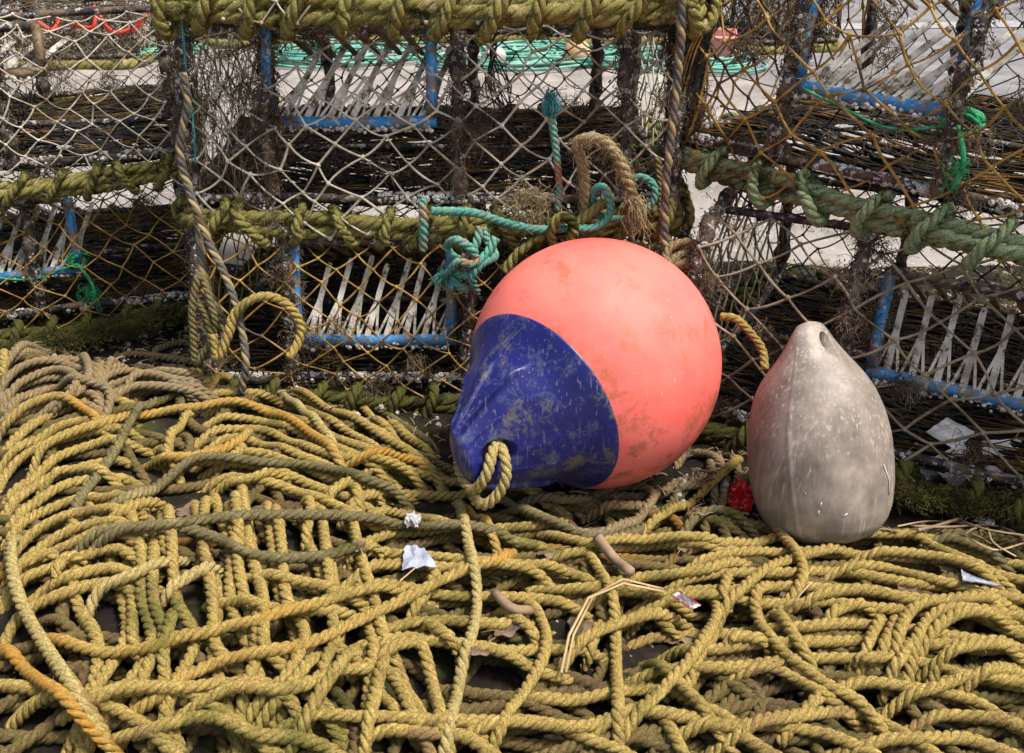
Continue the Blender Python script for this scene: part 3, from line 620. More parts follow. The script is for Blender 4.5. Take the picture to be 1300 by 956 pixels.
def creel(loc, rz, Wd, D, h, label, bm='bumper', Rb=.0125, netm='net_cream', netr=.0017, cell=.058, hoops=None, comb=None, seed=1, weed=1.0, barn=1.0, floorm=('net_black', 'net_darkochre'), thickend=None, tie=False, nbar=(.056,), sag=.01, nrows=None, full=True, wgap=.062, cm='blue', curtain=0):
    r = np.random.default_rng(seed)
    root = empty('lobster_pot', loc, rz, label, 'lobster pot', 'lobster pots stacked on the quay')
    pf = prof(h, D); pr = catmull(np.c_[pf, np.zeros(len(pf))], .02)[:, :2]
    s = np.concatenate([[0], np.cumsum(np.linalg.norm(np.diff(pr, axis=0), axis=1))]); s /= s[-1]
    hoops = hoops or [0, .35 * Wd, .66 * Wd, Wd]
    # steel base, barnacled
    wl = []
    mb = MB()
    for a_, b_ in (((0, 0), (Wd, 0)), ((0, D), (Wd, D)), ((0, 0), (0, D)), ((Wd, 0), (Wd, D)), ((0, D * .5), (Wd, D * .5))):
        n = 9; t = np.linspace(0, 1, n)[:, None]
        P = np.c_[np.array(a_)[None] * (1 - t) + np.array(b_)[None] * t, np.full(n, .056)] + r.normal(0, .0025, (n, 3))
        tube(mb, P, .0065, 8, .02); wl.append(P)
    part('base_frame', mb, M['frame'], root)
    hp = []
    for x in hoops:
        mb = MB(); P = np.c_[np.full(len(pr), x), pr] + r.normal(0, .002, (len(pr), 3)); PP = catmull(P, .008); tube(mb, PP, .0082 + .0035 * np.abs(gauss(r.normal(0, 1.5, len(PP)), 1)), 9); part('hoop', mb, M['frame'], root); hp.append(P)
    mb = MB()
    for y_, z_ in ((.10, .968 * h), (D * .5, h - .004), (D - .12, .97 * h)):
        P = np.array([[x, y_ + r.normal(0, .003), z_ + r.normal(0, .003)] for x in np.linspace(0, Wd, 7)]); tube(mb, P, .0065, 8, .02); wl.append(P)
    part('top_rail', mb, M['frame'], root)
    # bumper rope round the foot with its lashings
    c = .03; path = [(-.012, D * .5, 0), (-.014, c, 0), (-.004, -.004, 0), (c, -.014, 0), (Wd * .3, -.014, -sag), (Wd * .5, -.016, -sag * 1.3), (Wd * .75, -.014, -sag), (Wd - c, -.014, 0), (Wd + .004, -.004, 0), (Wd + .014, c, 0), (Wd + .014, D * .5, 0), (Wd + .004, D + .01, 0), (Wd * .5, D + .014, 0), (-.004, D + .01, 0)]
    path = np.array(path, float); path[:, 2] += .012 + Rb * .2
    bp = MB()
    cen = catmull(path, .02, True)
    for dz, dy, ph in ((-.0105, .001, 0), (.0105, .002, 2), (.001, -.012, 4)):
        Q = cen.copy(); k = np.arange(len(Q)); Q[:, 2] += dz + .003 * np.sin(k * .5 + ph) + sag; 
        Cc = np.array([Wd / 2, D / 2, 0]); Q[:, :2] += nrm(Cc[:2] - Q[:, :2]) * (dy * np.cos(k * .21 + ph))[:, None]
        rope(bp, Q, Rb, step=.0055, resample=True, pitch=Rb * 6)
    bo = part('bumper_rope', bp, M[bm], root)
    f = MB(); kk = rng.integers(0, len(cen), 3500); fuzz(f, cen[kk] + rng.normal(0, .012, (3500, 3)) + [0, 0, sag], .008, .0004, .2)
    link('moss_tuft', f.mesh('moss_tuft', M['moss_tan']), bo)
    ss = np.concatenate([[0], np.cumsum(np.linalg.norm(np.diff(cen, axis=0), axis=1))]); dpos = .03
    while dpos < ss[-1] - .03:
        p = np.array([np.interp(dpos, ss, cen[:, k]) for k in range(3)]); q = np.array([np.interp(dpos + .01, ss, cen[:, k]) for k in range(3)])
        tv = q - p; ang = math.atan2(tv[1], tv[0])
        o = link('lashing_turn', wrap_mesh(bm, Rb * .80, int(r.integers(0, 6))), bo, (p[0], p[1], p[2] + sag))
        o.rotation_euler = (r.uniform(-.2, .2), r.uniform(-.12, .12), ang + r.uniform(-.2, .2) + (math.pi if r.random() < .15 else 0))
        dpos += r.uniform(.85, 1.15) * wgap
    # nets
    hs = 3.1
    nu = max(3, int(round(Wd / cell)))
    pfr = np.vstack([[-.018, .004], pr])      # the front net is laced down over the bumper
    s2 = np.concatenate([[0], np.cumsum(np.linalg.norm(np.diff(pfr, axis=0), axis=1))])
    vend = float(np.interp(.10, pr[:len(pr) // 3, 0], s2[1:len(pr) // 3 + 1]))
    ph0 = r.uniform(0, 6)
    def front(U, V_):
        d_ = V_ * vend; y_ = np.interp(d_, s2, pfr[:, 0]); z_ = np.interp(d_, s2, pfr[:, 1])
        bul = np.sin(U * Wd * 21 + ph0) * .006 - .006 + .008 * np.sin(V_ * 3.1) * -1
        x_ = U * Wd + .010 * np.sin(V_ * 5 + U * 9 + ph0)
        return np.stack([x_, y_ + bul, z_ + .006 * np.sin(U * 17 + V_ * 3 + ph0)], -1)
    mb = MB(); nv = nrows or max(3, int(round(vend / cell * 1.15))); net(mb, front, nu, nv, netr, .16, seed, .01)
    part('front_netting', mb, M[netm], root)
    if full:
        def topf(U, V_):
            d_ = vend + V_ * (s2[-1] - vend); y_ = np.interp(d_, s2, pfr[:, 0]); z_ = np.interp(d_, s2, pfr[:, 1])
            return np.stack([U * Wd, y_ + .004 * np.sin(U * 20), z_ - .006 * np.sin(U * 14) ** 2], -1)
        mb = MB(); net(mb, topf, int(nu * 1.35), max(5, int((s2[-1] - vend) / cell * 1.4)), netr * .8, .16, seed + 1, .02)
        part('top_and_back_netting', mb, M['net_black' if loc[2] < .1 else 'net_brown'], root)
    for e, xx in enumerate((0, Wd)):
        def endf(U, V_, xx=xx, e=e):
            y_ = U * D; zt = np.interp(y_, pf[[0, 1, 2, 3, 4, 5, 6, 7, 8, 9], 0] + np.arange(10) * 1e-6, pf[:, 1]); zt = np.where((U < .01) | (U > .99), .1, zt)
            return np.stack([xx + (-1 if e == 0 else 1) * (.004 + .012 * np.sin(U * 3.1) * np.sin(V_ * 3.1)) + 0 * y_, y_, .02 + V_ * (zt - .03)], -1)
        mb = MB(); net(mb, endf, 9, 5, netr * .9, .2, seed + 3 + e, .02); part('end_netting', mb, M[netm if not thickend else 'net_darkochre'], root)
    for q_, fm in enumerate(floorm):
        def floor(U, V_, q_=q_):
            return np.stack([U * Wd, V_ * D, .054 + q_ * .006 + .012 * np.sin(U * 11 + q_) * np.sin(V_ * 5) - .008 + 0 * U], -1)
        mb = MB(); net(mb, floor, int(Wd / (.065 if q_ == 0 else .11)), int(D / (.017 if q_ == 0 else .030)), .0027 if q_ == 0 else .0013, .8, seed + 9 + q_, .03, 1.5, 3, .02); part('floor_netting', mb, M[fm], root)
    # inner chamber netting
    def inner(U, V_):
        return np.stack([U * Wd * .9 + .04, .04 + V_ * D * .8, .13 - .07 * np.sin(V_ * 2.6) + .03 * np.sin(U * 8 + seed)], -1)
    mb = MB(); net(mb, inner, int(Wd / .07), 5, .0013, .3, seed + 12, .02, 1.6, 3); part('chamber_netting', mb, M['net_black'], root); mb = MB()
    xm = Wd * (.64 if comb and comb[0] < Wd * .45 else .3)
    net(mb, lambda U, V_: np.stack([xm + .02 * np.sin(V_ * 6) + 0 * U, .05 + U * (D - .1), .07 + V_ * (h - .13)], -1), 7, 4, .0013, .25, seed + 13, .02, 1.6, 3)
    part('divider_netting', mb, M['net_black'], root)
    # comb entrance
    if comb:
        x0, x1, z0, z1, (lx, ly, lz), tm, nt_ = comb
        yb_ = .018
        en = MB(); P = np.array([[x0, yb_ + .03, z1], [x0, yb_ + .004, (z0 + z1) / 2], [x0, yb_, z0 + .012]]); tube(en, P, .0085, 10, .02)
        P = np.array([[x0 - .006, yb_, z0], [(x0 + x1) / 2, yb_ + .002, z0 - .002], [x1 + .006, yb_, z0]]); tube(en, P, .0095, 10, .02)
        P = np.array([[x1, yb_ + .03, z1], [x1, yb_ + .004, (z0 + z1) / 2], [x1, yb_, z0 + .012]]); tube(en, P, .0085, 10, .02)
        eo = part('comb_entrance', en, M[cm], root)
        en = MB(); P = np.array([[x0, yb_ + .034, z1], [x1, yb_ + .034, z1]]); tube(en, catmull(P, .02), .008, 10); link('top_bar', en.mesh('top_bar', M['frame']), eo)
        for k in range(nt_):
            xk = x0 + (x1 - x0) * (k + .6) / (nt_ + .1); tb = MB()
            b_ = np.array([xk, yb_, z0 + .006]); e_ = b_ + np.array([lx, ly, lz]) * 1.12 * r.uniform(.95, 1.05) + r.normal(0, .002, 3)
            def strip(p, q, w0, w1, th):
                p = np.asarray(p); q = np.asarray(q); dr = nrm(q - p); sd = nrm(np.cross(dr, [0, -.5, 1.])) if abs(dr[0]) < .2 else nrm(np.cross(dr, [0, -1., .2])); up = nrm(np.cross(sd, dr))
                V_ = []
                for f_, w_ in ((0, w0), (.5, (w0 + w1) * .48), (.96, w1), (1, w1 * .6)):
                    c_ = p + (q - p) * f_
                    for a1, b1 in ((-1, -1), (1, -1), (1, 1), (-1, 1)): V_.append(c_ + sd * a1 * w_ / 2 + up * b1 * th / 2)
                tb.add(V_, list(grid_q(4, 4)) + [[3, 2, 1, 0], [12, 13, 14, 15]])
            strip(b_, e_, .0095, .0085, .0036)
            mid = b_ + (e_ - b_) * .5
            for s__ in (-1, 1): strip(b_ + np.array([s__ * .0145, 0, 0]), mid + np.array([s__ * .002, 0, 0]), .0040, .0036, .003)
            link('tooth', tb.mesh('tooth', M['tooth'], False), eo)
        for k in range(nt_ - 1):
            xk = x0 + (x1 - x0) * (k + .8) / nt_; tb = MB(); b_ = np.array([xk, yb_ + .034, z1 - .004]); e_ = b_ + np.array([lx * .3 + .012, .085, -.055]) * r.uniform(.8, 1.1)
            dr = nrm(e_ - b_); sd = np.array([1., 0, 0]); up = nrm(np.cross(sd, dr)); V_ = []
            for f_, w_ in ((0, .010), (.6, .0085), (.97, .007), (1, .004)):
                for a1, b1 in ((-1, -1), (1, -1), (1, 1), (-1, 1)): V_.append(b_ + (e_ - b_) * f_ + sd * a1 * w_ / 2 + up * b1 * .0022)
            tb.add(V_, list(grid_q(4, 4)) + [[3, 2, 1, 0], [12, 13, 14, 15]])
            link('tooth', tb.mesh('tooth', M[tm], False), eo)
        # crust on the lower bar
        nb = int(120 * barn); q = np.c_[r.uniform(x0, x1, nb), r.normal(yb_ - .002, .007, nb), r.uniform(z0 - .013, z0 - .004, nb)]
        cb = MB(); barnacle(cb, q, q - np.array([[0, yb_, z0]]) * [0, 1, 1] - q * [1, 0, 0] + rng.normal(0, .002, (nb, 3)), r.uniform(.0016, .0042, nb))
        link('barnacles', cb.mesh('barnacles', M['barnacle'], False), eo)
        wl.extend([np.array([[x0, yb_, z0 + .03], [x0, yb_ + .03, z1]])] * 3); wl.append(np.array([[x1, yb_, z0 + .01], [x1, yb_ + .03, z1]]))
    # barnacles on the front bar and on the hoops
    nb = int(620 * barn); u = r.uniform(0, Wd, nb); th = r.uniform(0, 6.28, nb); clump = (vnoise(u, u * 0, 22, seed) > -.35)
    u, th = u[clump], th[clump]; o_ = np.c_[r.normal(0, .2, len(u)), np.cos(th), np.sin(th)]
    cb = MB(); barnacle(cb, np.c_[u, np.cos(th) * .006, .056 + np.sin(th) * .006], o_, r.uniform(.0016, .0048, len(u)))
    for P in hp:
        n = int(110 * barn); k = rng.integers(0, max(2, len(P) // 3), n); th = r.uniform(0, 6.28, n); o_ = np.c_[np.cos(th), -abs(np.sin(th)), r.normal(0, .2, n)]
        barnacle(cb, P[k] + o_ * .007 + rng.normal(0, .004, (n, 3)) * [0, 0, 1], o_, r.uniform(.0014, .0036, n))
    part('barnacles', cb, M['barnacle'], root, kind='stuff', smooth=False)
    # dried weed caught in mesh and on posts
    wd = MB()
    for P in hp: weedline(P[:max(3, len(P) // 3)], int(900 * weed), .008, .010, wd, .0009); weedline(P[:max(3, len(P) // 3)], int(90 * weed), .008, .03, wd, .0005); weedline(P, int(200 * weed), .006, .02, wd)
    for P in wl: weedline(P, int(220 * weed), .006, .014, wd)
    for k in range(int(16 * weed)):
        c_ = front(np.array([r.uniform(0, 1)]), np.array([r.uniform(.05, .95)]))[0]; n = int(r.integers(30, 150)); fuzz(wd, c_ + r.normal(0, 1, (n, 3)) * [.012, .004, .010], .018, .0006, .6)
    for k in range(int(10 * weed)):
        c_ = np.array([r.uniform(0, Wd), r.uniform(.05, D), .06]); n = int(r.integers(40, 90)); fuzz(wd, c_ + r.normal(0, 1, (n, 3)) * [.03, .03, .006], .018, .0007, .2)
    if curtain:
        n = curtain; q = np.c_[r.uniform(-.01, .13, n), r.uniform(-.01, .06, n), r.uniform(.06, h - .02, n)]; fuzz(wd, q, .05, .0006, 1.0, out=np.array([0, 0, -1.2])); fuzz(wd, q + r.normal(0, .008, q.shape), .015, .0006, .3)
    part('weed_growth', wd, M['weed'], root, kind='stuff')
    if thickend:       # matted weed and bunched net round one end hoop
        e = 0 if thickend == 'left' else -1
        P = hp[e]; P = P[:len(P) * 2 // 5]; mb = MB()
        Q = catmull(P, .012); Q[:, 2] = np.maximum(Q[:, 2], .03)
        tube(mb, Q, .022 + .006 * np.abs(np.sin(np.arange(len(Q)) * .8)), 9)
        k = rng.integers(0, len(Q), 4000); dd_ = nrm(rng.normal(size=(4000, 3))); fuzz(mb, Q[k] + dd_ * .022, .020, .0009, .3, out=dd_ * 1.2)
        part('matted_weed', mb, M['dark'], root)
        mb = MB()
        for q in range(10):
            th = np.linspace(0, 1, 10); ph = r.uniform(0, 6); PP = np.array([Q[int(t * (len(Q) - 1))] + .029 * np.array([math.cos(ph + t * 3), math.sin(ph + t * 3), 0]) for t in th]); tube(mb, PP, .0019, 4, .02)
        part('bunched_netting', mb, M['net_ochre'], root)
    if tie:
        mb = MB(); x_, z_ = tie
        for q in range(5):
            t = np.linspace(0, 2 * math.pi, 12)[:-1]; P = np.c_[x_ + np.cos(t) * r.uniform(.008, .02), .018 + np.sin(t + r.uniform(0, 3)) * .014, z_ + np.sin(t) * r.uniform(.008, .018)]
            tube(mb, P + r.normal(0, .002, P.shape), .0028, 6, .006, True)
        P = np.array([[x_, 0, z_], [x_ - .08, -.006, z_ - .018], [x_ - .16, 0, z_ - .004], [x_ - .22, 0, z_ + .012]]); tube(mb, P, .002, 6, .01)
        P = np.array([[x_, 0, z_], [x_ + .02, -.01, z_ - .04], [x_ + .015, -.012, z_ - .08]]); tube(mb, P, .0035, 6, .01)
        fuzz(mb, rng.normal(0, .008, (60, 3)) + [x_ + .015, -.01, z_ - .05], .03, .0005, .6)
        part('twine_tie', mb, M['twine_green'], root)
    return root

creel((-.475, 1.50, .605), 0, .725, .56, .27, 'top pot of the middle stack, its mossy foot rope along the picture top', 'bumper', .0125, seed=3, comb=(.2, .44, .10, .24, (.02, .09, .07), 'tooth_brown', 7), weed=.5, barn=.4, sag=.004)
creel((-.49, 1.52, .280), 0, .735, .58, .31, 'second pot of the middle stack, with cream netting and a blue comb entrance', 'bumper', .0108, netr=.0020, cell=.065, seed=5, hoops=[0, .12, .41, .66, .735], comb=(.125, .37, .170, .300, (.050, .085, .090), 'tooth_brown', 7), weed=1.5, barn=1.3, curtain=520)
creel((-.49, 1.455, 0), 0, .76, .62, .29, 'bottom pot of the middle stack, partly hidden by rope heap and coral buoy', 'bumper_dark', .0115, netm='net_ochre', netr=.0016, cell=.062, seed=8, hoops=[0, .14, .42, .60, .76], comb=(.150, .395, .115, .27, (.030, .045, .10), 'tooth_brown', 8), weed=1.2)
creel((-1.365, 1.571, .275), rad(17), .80, .56, .30, 'upper pot of the left stack, with cream netting above a dark netted floor', 'bumper', .0100, netr=.0016, cell=.056, seed=11, comb=(.36, .60, .205, .275, (.05, .09, .03), 'tooth', 6), weed=.8, cm='tooth_brown')
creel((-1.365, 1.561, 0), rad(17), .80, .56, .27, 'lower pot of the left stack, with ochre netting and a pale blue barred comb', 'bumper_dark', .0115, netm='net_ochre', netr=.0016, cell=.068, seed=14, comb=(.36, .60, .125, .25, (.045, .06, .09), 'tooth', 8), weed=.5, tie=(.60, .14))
creel((.262, 1.560, .368), rad(-45), .85, .58, .33, 'upper pot of the right stack, with coarse ochre netting and pale green foot rope', 'bumper_green', .0104, wgap=.080, netm='net_ochre', netr=.0020, cell=.088, seed=17, hoops=[0, .17, .41, .66, .85], comb=(.18, .40, .155, .31, (.055, .08, .075), 'tooth_brown', 8), weed=1.3, barn=1.5, thickend='left', tie=(.415, .145))
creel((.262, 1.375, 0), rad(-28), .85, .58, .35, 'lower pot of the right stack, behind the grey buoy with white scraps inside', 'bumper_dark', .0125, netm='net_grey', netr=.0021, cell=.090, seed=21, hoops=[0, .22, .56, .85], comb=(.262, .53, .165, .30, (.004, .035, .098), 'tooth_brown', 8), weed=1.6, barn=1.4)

# ------------------------------------------------------------------ coral buoy
R = .17; CB = at_d(755, 461, 1.396)
AX = nrm(-.68 * RT - .456 * UP + .57 * (-FW)); WV = -UP - AX * (-UP).dot(AX); WV = nrm(WV + RT * .0); NV = np.cross(AX, WV)
if NV.dot(-FW) < 0: NV = -NV
broot = empty('buoy', CB - [0, 0, R], 0, 'big round coral pink buoy with a navy blue nose resting on the rope', 'buoy')
borg = CB - [0, 0, R]
def surf(rows, cols, fn):
    V = np.array([[fn(i, j) for j in range(cols)] for i in range(rows)]); return V
mb = MB(); K, n = 60, 96
co = .642
al = np.linspace(math.pi, math.acos(co) - .01, K); ph = np.arange(n) * 2 * math.pi / n
V = CB + R * (np.cos(al)[:, None, None] * AX + np.sin(al)[:, None, None] * (np.cos(ph)[None, :, None] * WV + np.sin(ph)[None, :, None] * NV))
mb.add(V - borg, grid_q(K, n)); part('body', mb, M['coral'], broot)
# small moulding seam and scuffs stay in the material; the nose
aa = np.array([.642, .70, .76, .82, .90, 1.0, 1.1, 1.2, 1.28, 1.36, 1.42, 1.465, 1.495, 1.515, 1.53])
ww = np.array([.767, .714, .655, .603, .55, .495, .44, .385, .335, .290, .265, .240, .205, .14, .02])
nn_ = np.array([.767, .712, .648, .585, .515, .425, .335, .25, .190, .145, .120, .108, .095, .07, .01])
K = 90; ai = np.concatenate([np.linspace(.642, 1.48, 74), np.linspace(1.483, 1.53, 16)])
wi = np.interp(ai, aa, gauss(ww, 1) * 0 + ww); ni = np.interp(ai, aa, nn_)
wi = gauss(wi, 2); ni = gauss(ni, 2); wi[:3] = .770; ni[:3] = .770; wi[0] = .755; ni[0] = .755; wi[3:6] = np.maximum(wi[3:6], .74)
wi[1], wi[2], wi[3], wi[4], wi[5] = [1.006 * math.sqrt(1 - a * a) for a in ai[1:6]]; ni[1:6] = wi[1:6]
for q in range(6, 14):
    f_ = (q - 5) / 9; s_ = 1.006 * math.sqrt(1 - ai[q] ** 2); wi[q] = wi[q] * f_ + s_ * (1 - f_); ni[q] = ni[q] * f_ + s_ * (1 - f_)
wi[-1] = ni[-1] = .003
n = 200; ph = np.arange(n) * 2 * math.pi / n
V = np.zeros((K, n, 3))
for i in range(K):
    a_ = ai[i]; rib = np.zeros(n)
    win = sstep(.84, 1.05, a_) * (1 - sstep(1.38, 1.49, a_))
    for pc, wd_, hh_ in ((math.pi * .80, .05, .075), (math.pi * .96, .045, .035), (math.pi * .64, .03, .014), (math.pi * 1.2, .06, .03), (.36, .05, .045), (-.52, .08, .025), (math.pi * .46, .03, .008), (1.05, .03, .008)):
        dphi = (ph - pc + math.pi) % (2 * math.pi) - math.pi; rib += hh_ * np.exp(-(dphi / wd_) ** 2)
    ex = 1 + .0 * ph
    cw = np.sign(np.cos(ph)) * np.abs(np.cos(ph)) ** (1 - .25 * win); sn = np.sign(np.sin(ph)) * np.abs(np.sin(ph)) ** (1 - .0 * win)
    V[i] = CB + R * (a_ * AX + ((wi[i] + rib * win) * cw)[:, None] * WV + ((ni[i] + rib * win) * sn)[:, None] * NV)
tipc = V[-1].mean(0)
def boolcut(V, quads, cutc, cutdir, cr, cl, tris=None, squash=1.0):
    def mesh_of(vv, qq, tt=None):
        b = MB(); b.add(vv, qq, tt); return b.mesh('nose', None)
    ma = mesh_of(V, quads, tris)
    k = 24; th = np.arange(k) * 2 * math.pi / k; cd = nrm(cutdir); r1 = nrm(np.cross(cd, [.1, .2, 1.])) ; r2 = np.cross(cd, r1)
    C1 = np.vstack([cutc + s_ * cd * cl + cr * (np.cos(th)[:, None] * r1 + squash * np.sin(th)[:, None] * r2) for s_ in (-1, 1)] + [cutc - cd * cl, cutc + cd * cl])
    tr = [[(j + 1) % k, j, 2 * k] for j in range(k)] + [[k + j, k + (j + 1) % k, 2 * k + 1] for j in range(k)]
    mb_ = mesh_of(C1, grid_q(2, k), tr)
    oa = bpy.data.objects.new('a', ma); ob = bpy.data.objects.new('b', mb_); C.objects.link(oa); C.objects.link(ob)
    md = oa.modifiers.new('x', 'BOOLEAN'); md.operation = 'DIFFERENCE'; md.solver = 'EXACT'; md.object = ob
    dg = bpy.context.evaluated_depsgraph_get(); me = bpy.data.meshes.new_from_object(oa.evaluated_get(dg))
    bpy.data.objects.remove(oa); bpy.data.objects.remove(ob)
    return me
def closed_mesh(V, flip=False):
    K, n, _ = V.shape; q = grid_q(K, n); t = [[(j + 1) % n, j, K * n] for j in range(n)] + [[(K - 1) * n + j, (K - 1) * n + (j + 1) % n, K * n + 1] for j in range(n)]
    vv = np.vstack([V.reshape(-1, 3), V[0].mean(0), V[-1].mean(0)]); q = np.array(q); t = np.array(t)
    c0 = vv[q[:, 0]]; nv_ = np.cross(vv[q[:, 1]] - c0, vv[q[:, 3]] - c0); cc = V.reshape(-1, 3).mean(0)
    if ((vv[q].mean(1) - cc) * nv_).sum() < 0: q = q[:, ::-1]; t = t[:, ::-1]
    return vv, q, t
vv, q, t = closed_mesh(V)
me = boolcut(vv - borg, q, CB + R * 1.30 * AX + WV * R * .03 - borg, NV, .0195, .12, t, .85)
me.materials.clear(); me.materials.append(M['navy'])
for p in me.polygons: p.use_smooth = True
me.name = 'nose'; no = link('nose', me, broot)
# rope through the eye
dl = 1.396 - .57 * 1.30 * R; RX = 'rope ends tied to the buoys'
mb = MB(); P = [at_d(582, 575, dl + .05), at_d(584, 600, dl + .01), at_d(600, 622, dl - .015), at_d(617, 604, dl - .035), at_d(625, 575, dl - .03), at_d(634, 556, dl - .005), at_d(646, 558, dl + .02)]
rope(mb, P, .0070, step=.0035)
P = [at_d(626, 558, dl + .02), at_d(638, 572, dl - .028), at_d(643, 600, dl - .035), at_d(636, 622, dl - .03), at_d(618, 640, dl - .02), at_d(604, 635, dl + .0), at_d(600, 615, dl + .03)]
rope(mb, P, .0070, step=.0035)
top('rope', mb, M['straw_pale'], 'pale rope end looped through the eye of the navy blue nose', 'rope', RX)

# ------------------------------------------------------------------ grey buoy
gb = at_z(1048, 682, .016); gb[2] = .018
L, Wg = .284, .0905
lean = nrm(np.array([-.12, .30, .95])); sx_ = nrm(np.cross(lean, [0, 0, 1.]) * 1.0); sx_ = nrm(np.array([1., 0, 0]) - lean * lean[0]); sy_ = np.cross(lean, sx_)
tt = np.array([0, .004, .02, .05, .10, .17, .26, .36, .47, .58, .68, .77, .85, .91, .955, .985, 1.0])
rr_ = np.array([.02, .32, .56, .74, .87, .945, .99, 1.0, .99, .93, .82, .66, .50, .385, .30, .21, .01])
K, n = 90, 200; ti = (1 - np.cos(np.linspace(0, math.pi, K))) / 2; ri = gauss(np.interp(ti, tt, rr_), 1); ri[0] = ri[-1] = .004
ph = np.arange(n) * 2 * math.pi / n
fl = 1 - .38 * sstep(.72, .98, ti)
# hole axis: a little right of the viewer
hdir = nrm(sx_ * .60 - sy_ * .80); hper = nrm(np.cross(lean, hdir))
V = gb + lean * (ti * L)[:, None, None] + Wg * ri[:, None, None] * ((fl[:, None] * np.cos(ph)[None])[..., None] * hdir + np.sin(ph)[None, :, None] * hper)
sd_ = nrm(-sx_ * .62 - sy_ * .78); sphi = math.atan2(sd_.dot(hper), sd_.dot(hdir))
V = V + (.0016 * np.exp(-(((ph[None] - sphi + 3.14159) % 6.2832 - 3.14159) / .022) ** 2) * (ti < .93)[:, None])[..., None] * (V - (gb + lean * (ti * L)[:, None, None])) / Wg
vv, q, t = closed_mesh(V)
groot = empty('buoy', gb, 0, 'small grey weathered pear shaped buoy leaning on the right hand pots', 'buoy')
hc = gb + lean * L * .905
me = boolcut(vv - gb, q, hc - gb, hdir, .0095, .12, t, 1.5)
me.materials.clear(); me.materials.append(M['greybuoy']); me.name = 'body'
for p in me.polygons: p.use_smooth = True
link('body', me, groot)
sc_ = MB()
def ongrey(px, py):
    r_ = ray(px, py); best = None; Vf = V.reshape(-1, 3); d_ = (Vf - CAM); tt_ = d_ @ r_ / (r_ @ r_); er = np.linalg.norm(d_ - tt_[:, None] * r_, axis=1) + tt_ * .02
    k = np.argmin(er); return CAM + r_ * tt_[k]
for pts in ([(1007, 596), (1014, 612), (1023, 627)], [(1122, 590), (1129, 610), (1129, 628)], [(1043, 638), (1041, 644)], [(1040, 648), (1039, 654)], [(1070, 656), (1076, 652)]):
    P = np.array([ongrey(*p) for p in pts]); P = P - nrm(P - (gb + lean * L * .4)) * .0; tube(sc_, P, .0007, 5)
link('scratch', sc_.mesh('scratch', M['scratch'], org=gb), groot)

# ------------------------------------------------------------------ hanging ropes and cords in front of the pots
HG = 'ropes and cords hanging on the pots'
def hang(name, pts, R_, mat, label, pitch=None, group=HG, frayed=0):
    mb = MB(); P = [at_y(x, y, Y) for x, y, Y in pts]; rope(mb, P, R_, pitch or (R_ * 6.5 if mat == 'hang_rope' else None), step=.0035, twotone=mat == 'hang_rope')
    if frayed:
        e = np.array(P[-1]); d_ = nrm(np.array(P[-1]) - np.array(P[-2])); n = 120; fuzz(mb, e + rng.normal(0, R_ * .5, (n, 3)), frayed, .0008, .5, out=d_ * 2.2, K=5, spread=.9)
    if mat == 'frayed':
        Q = catmull(P, .01); k = rng.integers(0, len(Q), 700); d_ = nrm(rng.normal(size=(700, 3))); fuzz(mb, Q[k] + d_ * R_ * .8, .016, .0005, .6, out=d_)
    return top(name, mb, M[mat], label, 'rope' if name != 'cord' else 'cord', group)
hang('rope', [(232, 92, 1.46), (238, 130, 1.46), (228, 190, 1.46), (240, 240, 1.455), (262, 300, 1.42), (286, 350, 1.40), (300, 388, 1.385), (308, 425, 1.375), (312, 462, 1.36), (306, 500, 1.36)], .0062, 'hang_rope', 'thick grey and yellow twisted rope hanging down the left corner of the middle stack')
hang('rope', [(252, 262, 1.47), (255, 320, 1.43), (266, 370, 1.41), (285, 415, 1.40), (280, 445, 1.38)], .0070, 'hang_rope', 'thinner grey rope hanging left of the thick twisted rope')
hang('rope', [(275, 455, 1.385), (268, 430, 1.38), (262, 400, 1.39), (250, 380, 1.40), (255, 350, 1.41), (268, 385, 1.39), (272, 420, 1.385), (250, 460, 1.38), (246, 430, 1.385), (244, 390, 1.39), (252, 350, 1.40)], .0062, 'mossy_rope', 'knotted mossy rope bundle bunched at the foot of the hanging rope')
hang('rope', [(271, 425, 1.37), (276, 455, 1.35), (290, 425, 1.36), (296, 402, 1.37), (315, 383, 1.375), (340, 376, 1.38), (366, 388, 1.38), (382, 414, 1.38), (378, 436, 1.37), (366, 455, 1.35)], .0072, 'straw', 'upright ring of straw rope standing above the heap against the pots')
hang('cord', [(230, 8, 1.485), (232, 40, 1.48), (238, 100, 1.475), (246, 165, 1.475), (248, 208, 1.48)], .0026, 'twine_teal', 'thin teal cord running straight down the left corner of the middle stack')
hang('rope', [(866, -25, 1.46), (865, 30, 1.46), (860, 100, 1.46), (852, 170, 1.455), (845, 240, 1.45), (843, 300, 1.45), (850, 325, 1.44)], .0068, 'hang_rope', 'dark twisted rope hanging straight down between the middle and right stacks', frayed=.0)
hang('rope', [(835, 200, 1.50), (838, 250, 1.49), (842, 290, 1.47), (856, 318, 1.45), (868, 345, 1.43)], .0055, 'mossy_rope', 'shorter dark rope beside the long hanging rope left of the right stack')
mb = MB()
for k in range(5):
    t = np.linspace(0, 6.28, 14)[:-1]; c_ = at_y(866 + k * 3, 322 + k * 7, 1.43); P = c_ + np.c_[np.cos(t) * (.024 - .002 * k), np.sin(t + k) * .014, np.sin(t) * .012 + np.cos(t + k) * .006]; rope(mb, P, .0065, closed=True)
fuzz(mb, at_y(872, 345, 1.43) + rng.normal(0, .015, (260, 3)), .035, .0008, .7)
top('rope', mb, M['brown_rope'], 'brown frayed rope knot bunched behind the top of the coral buoy', 'rope', HG)
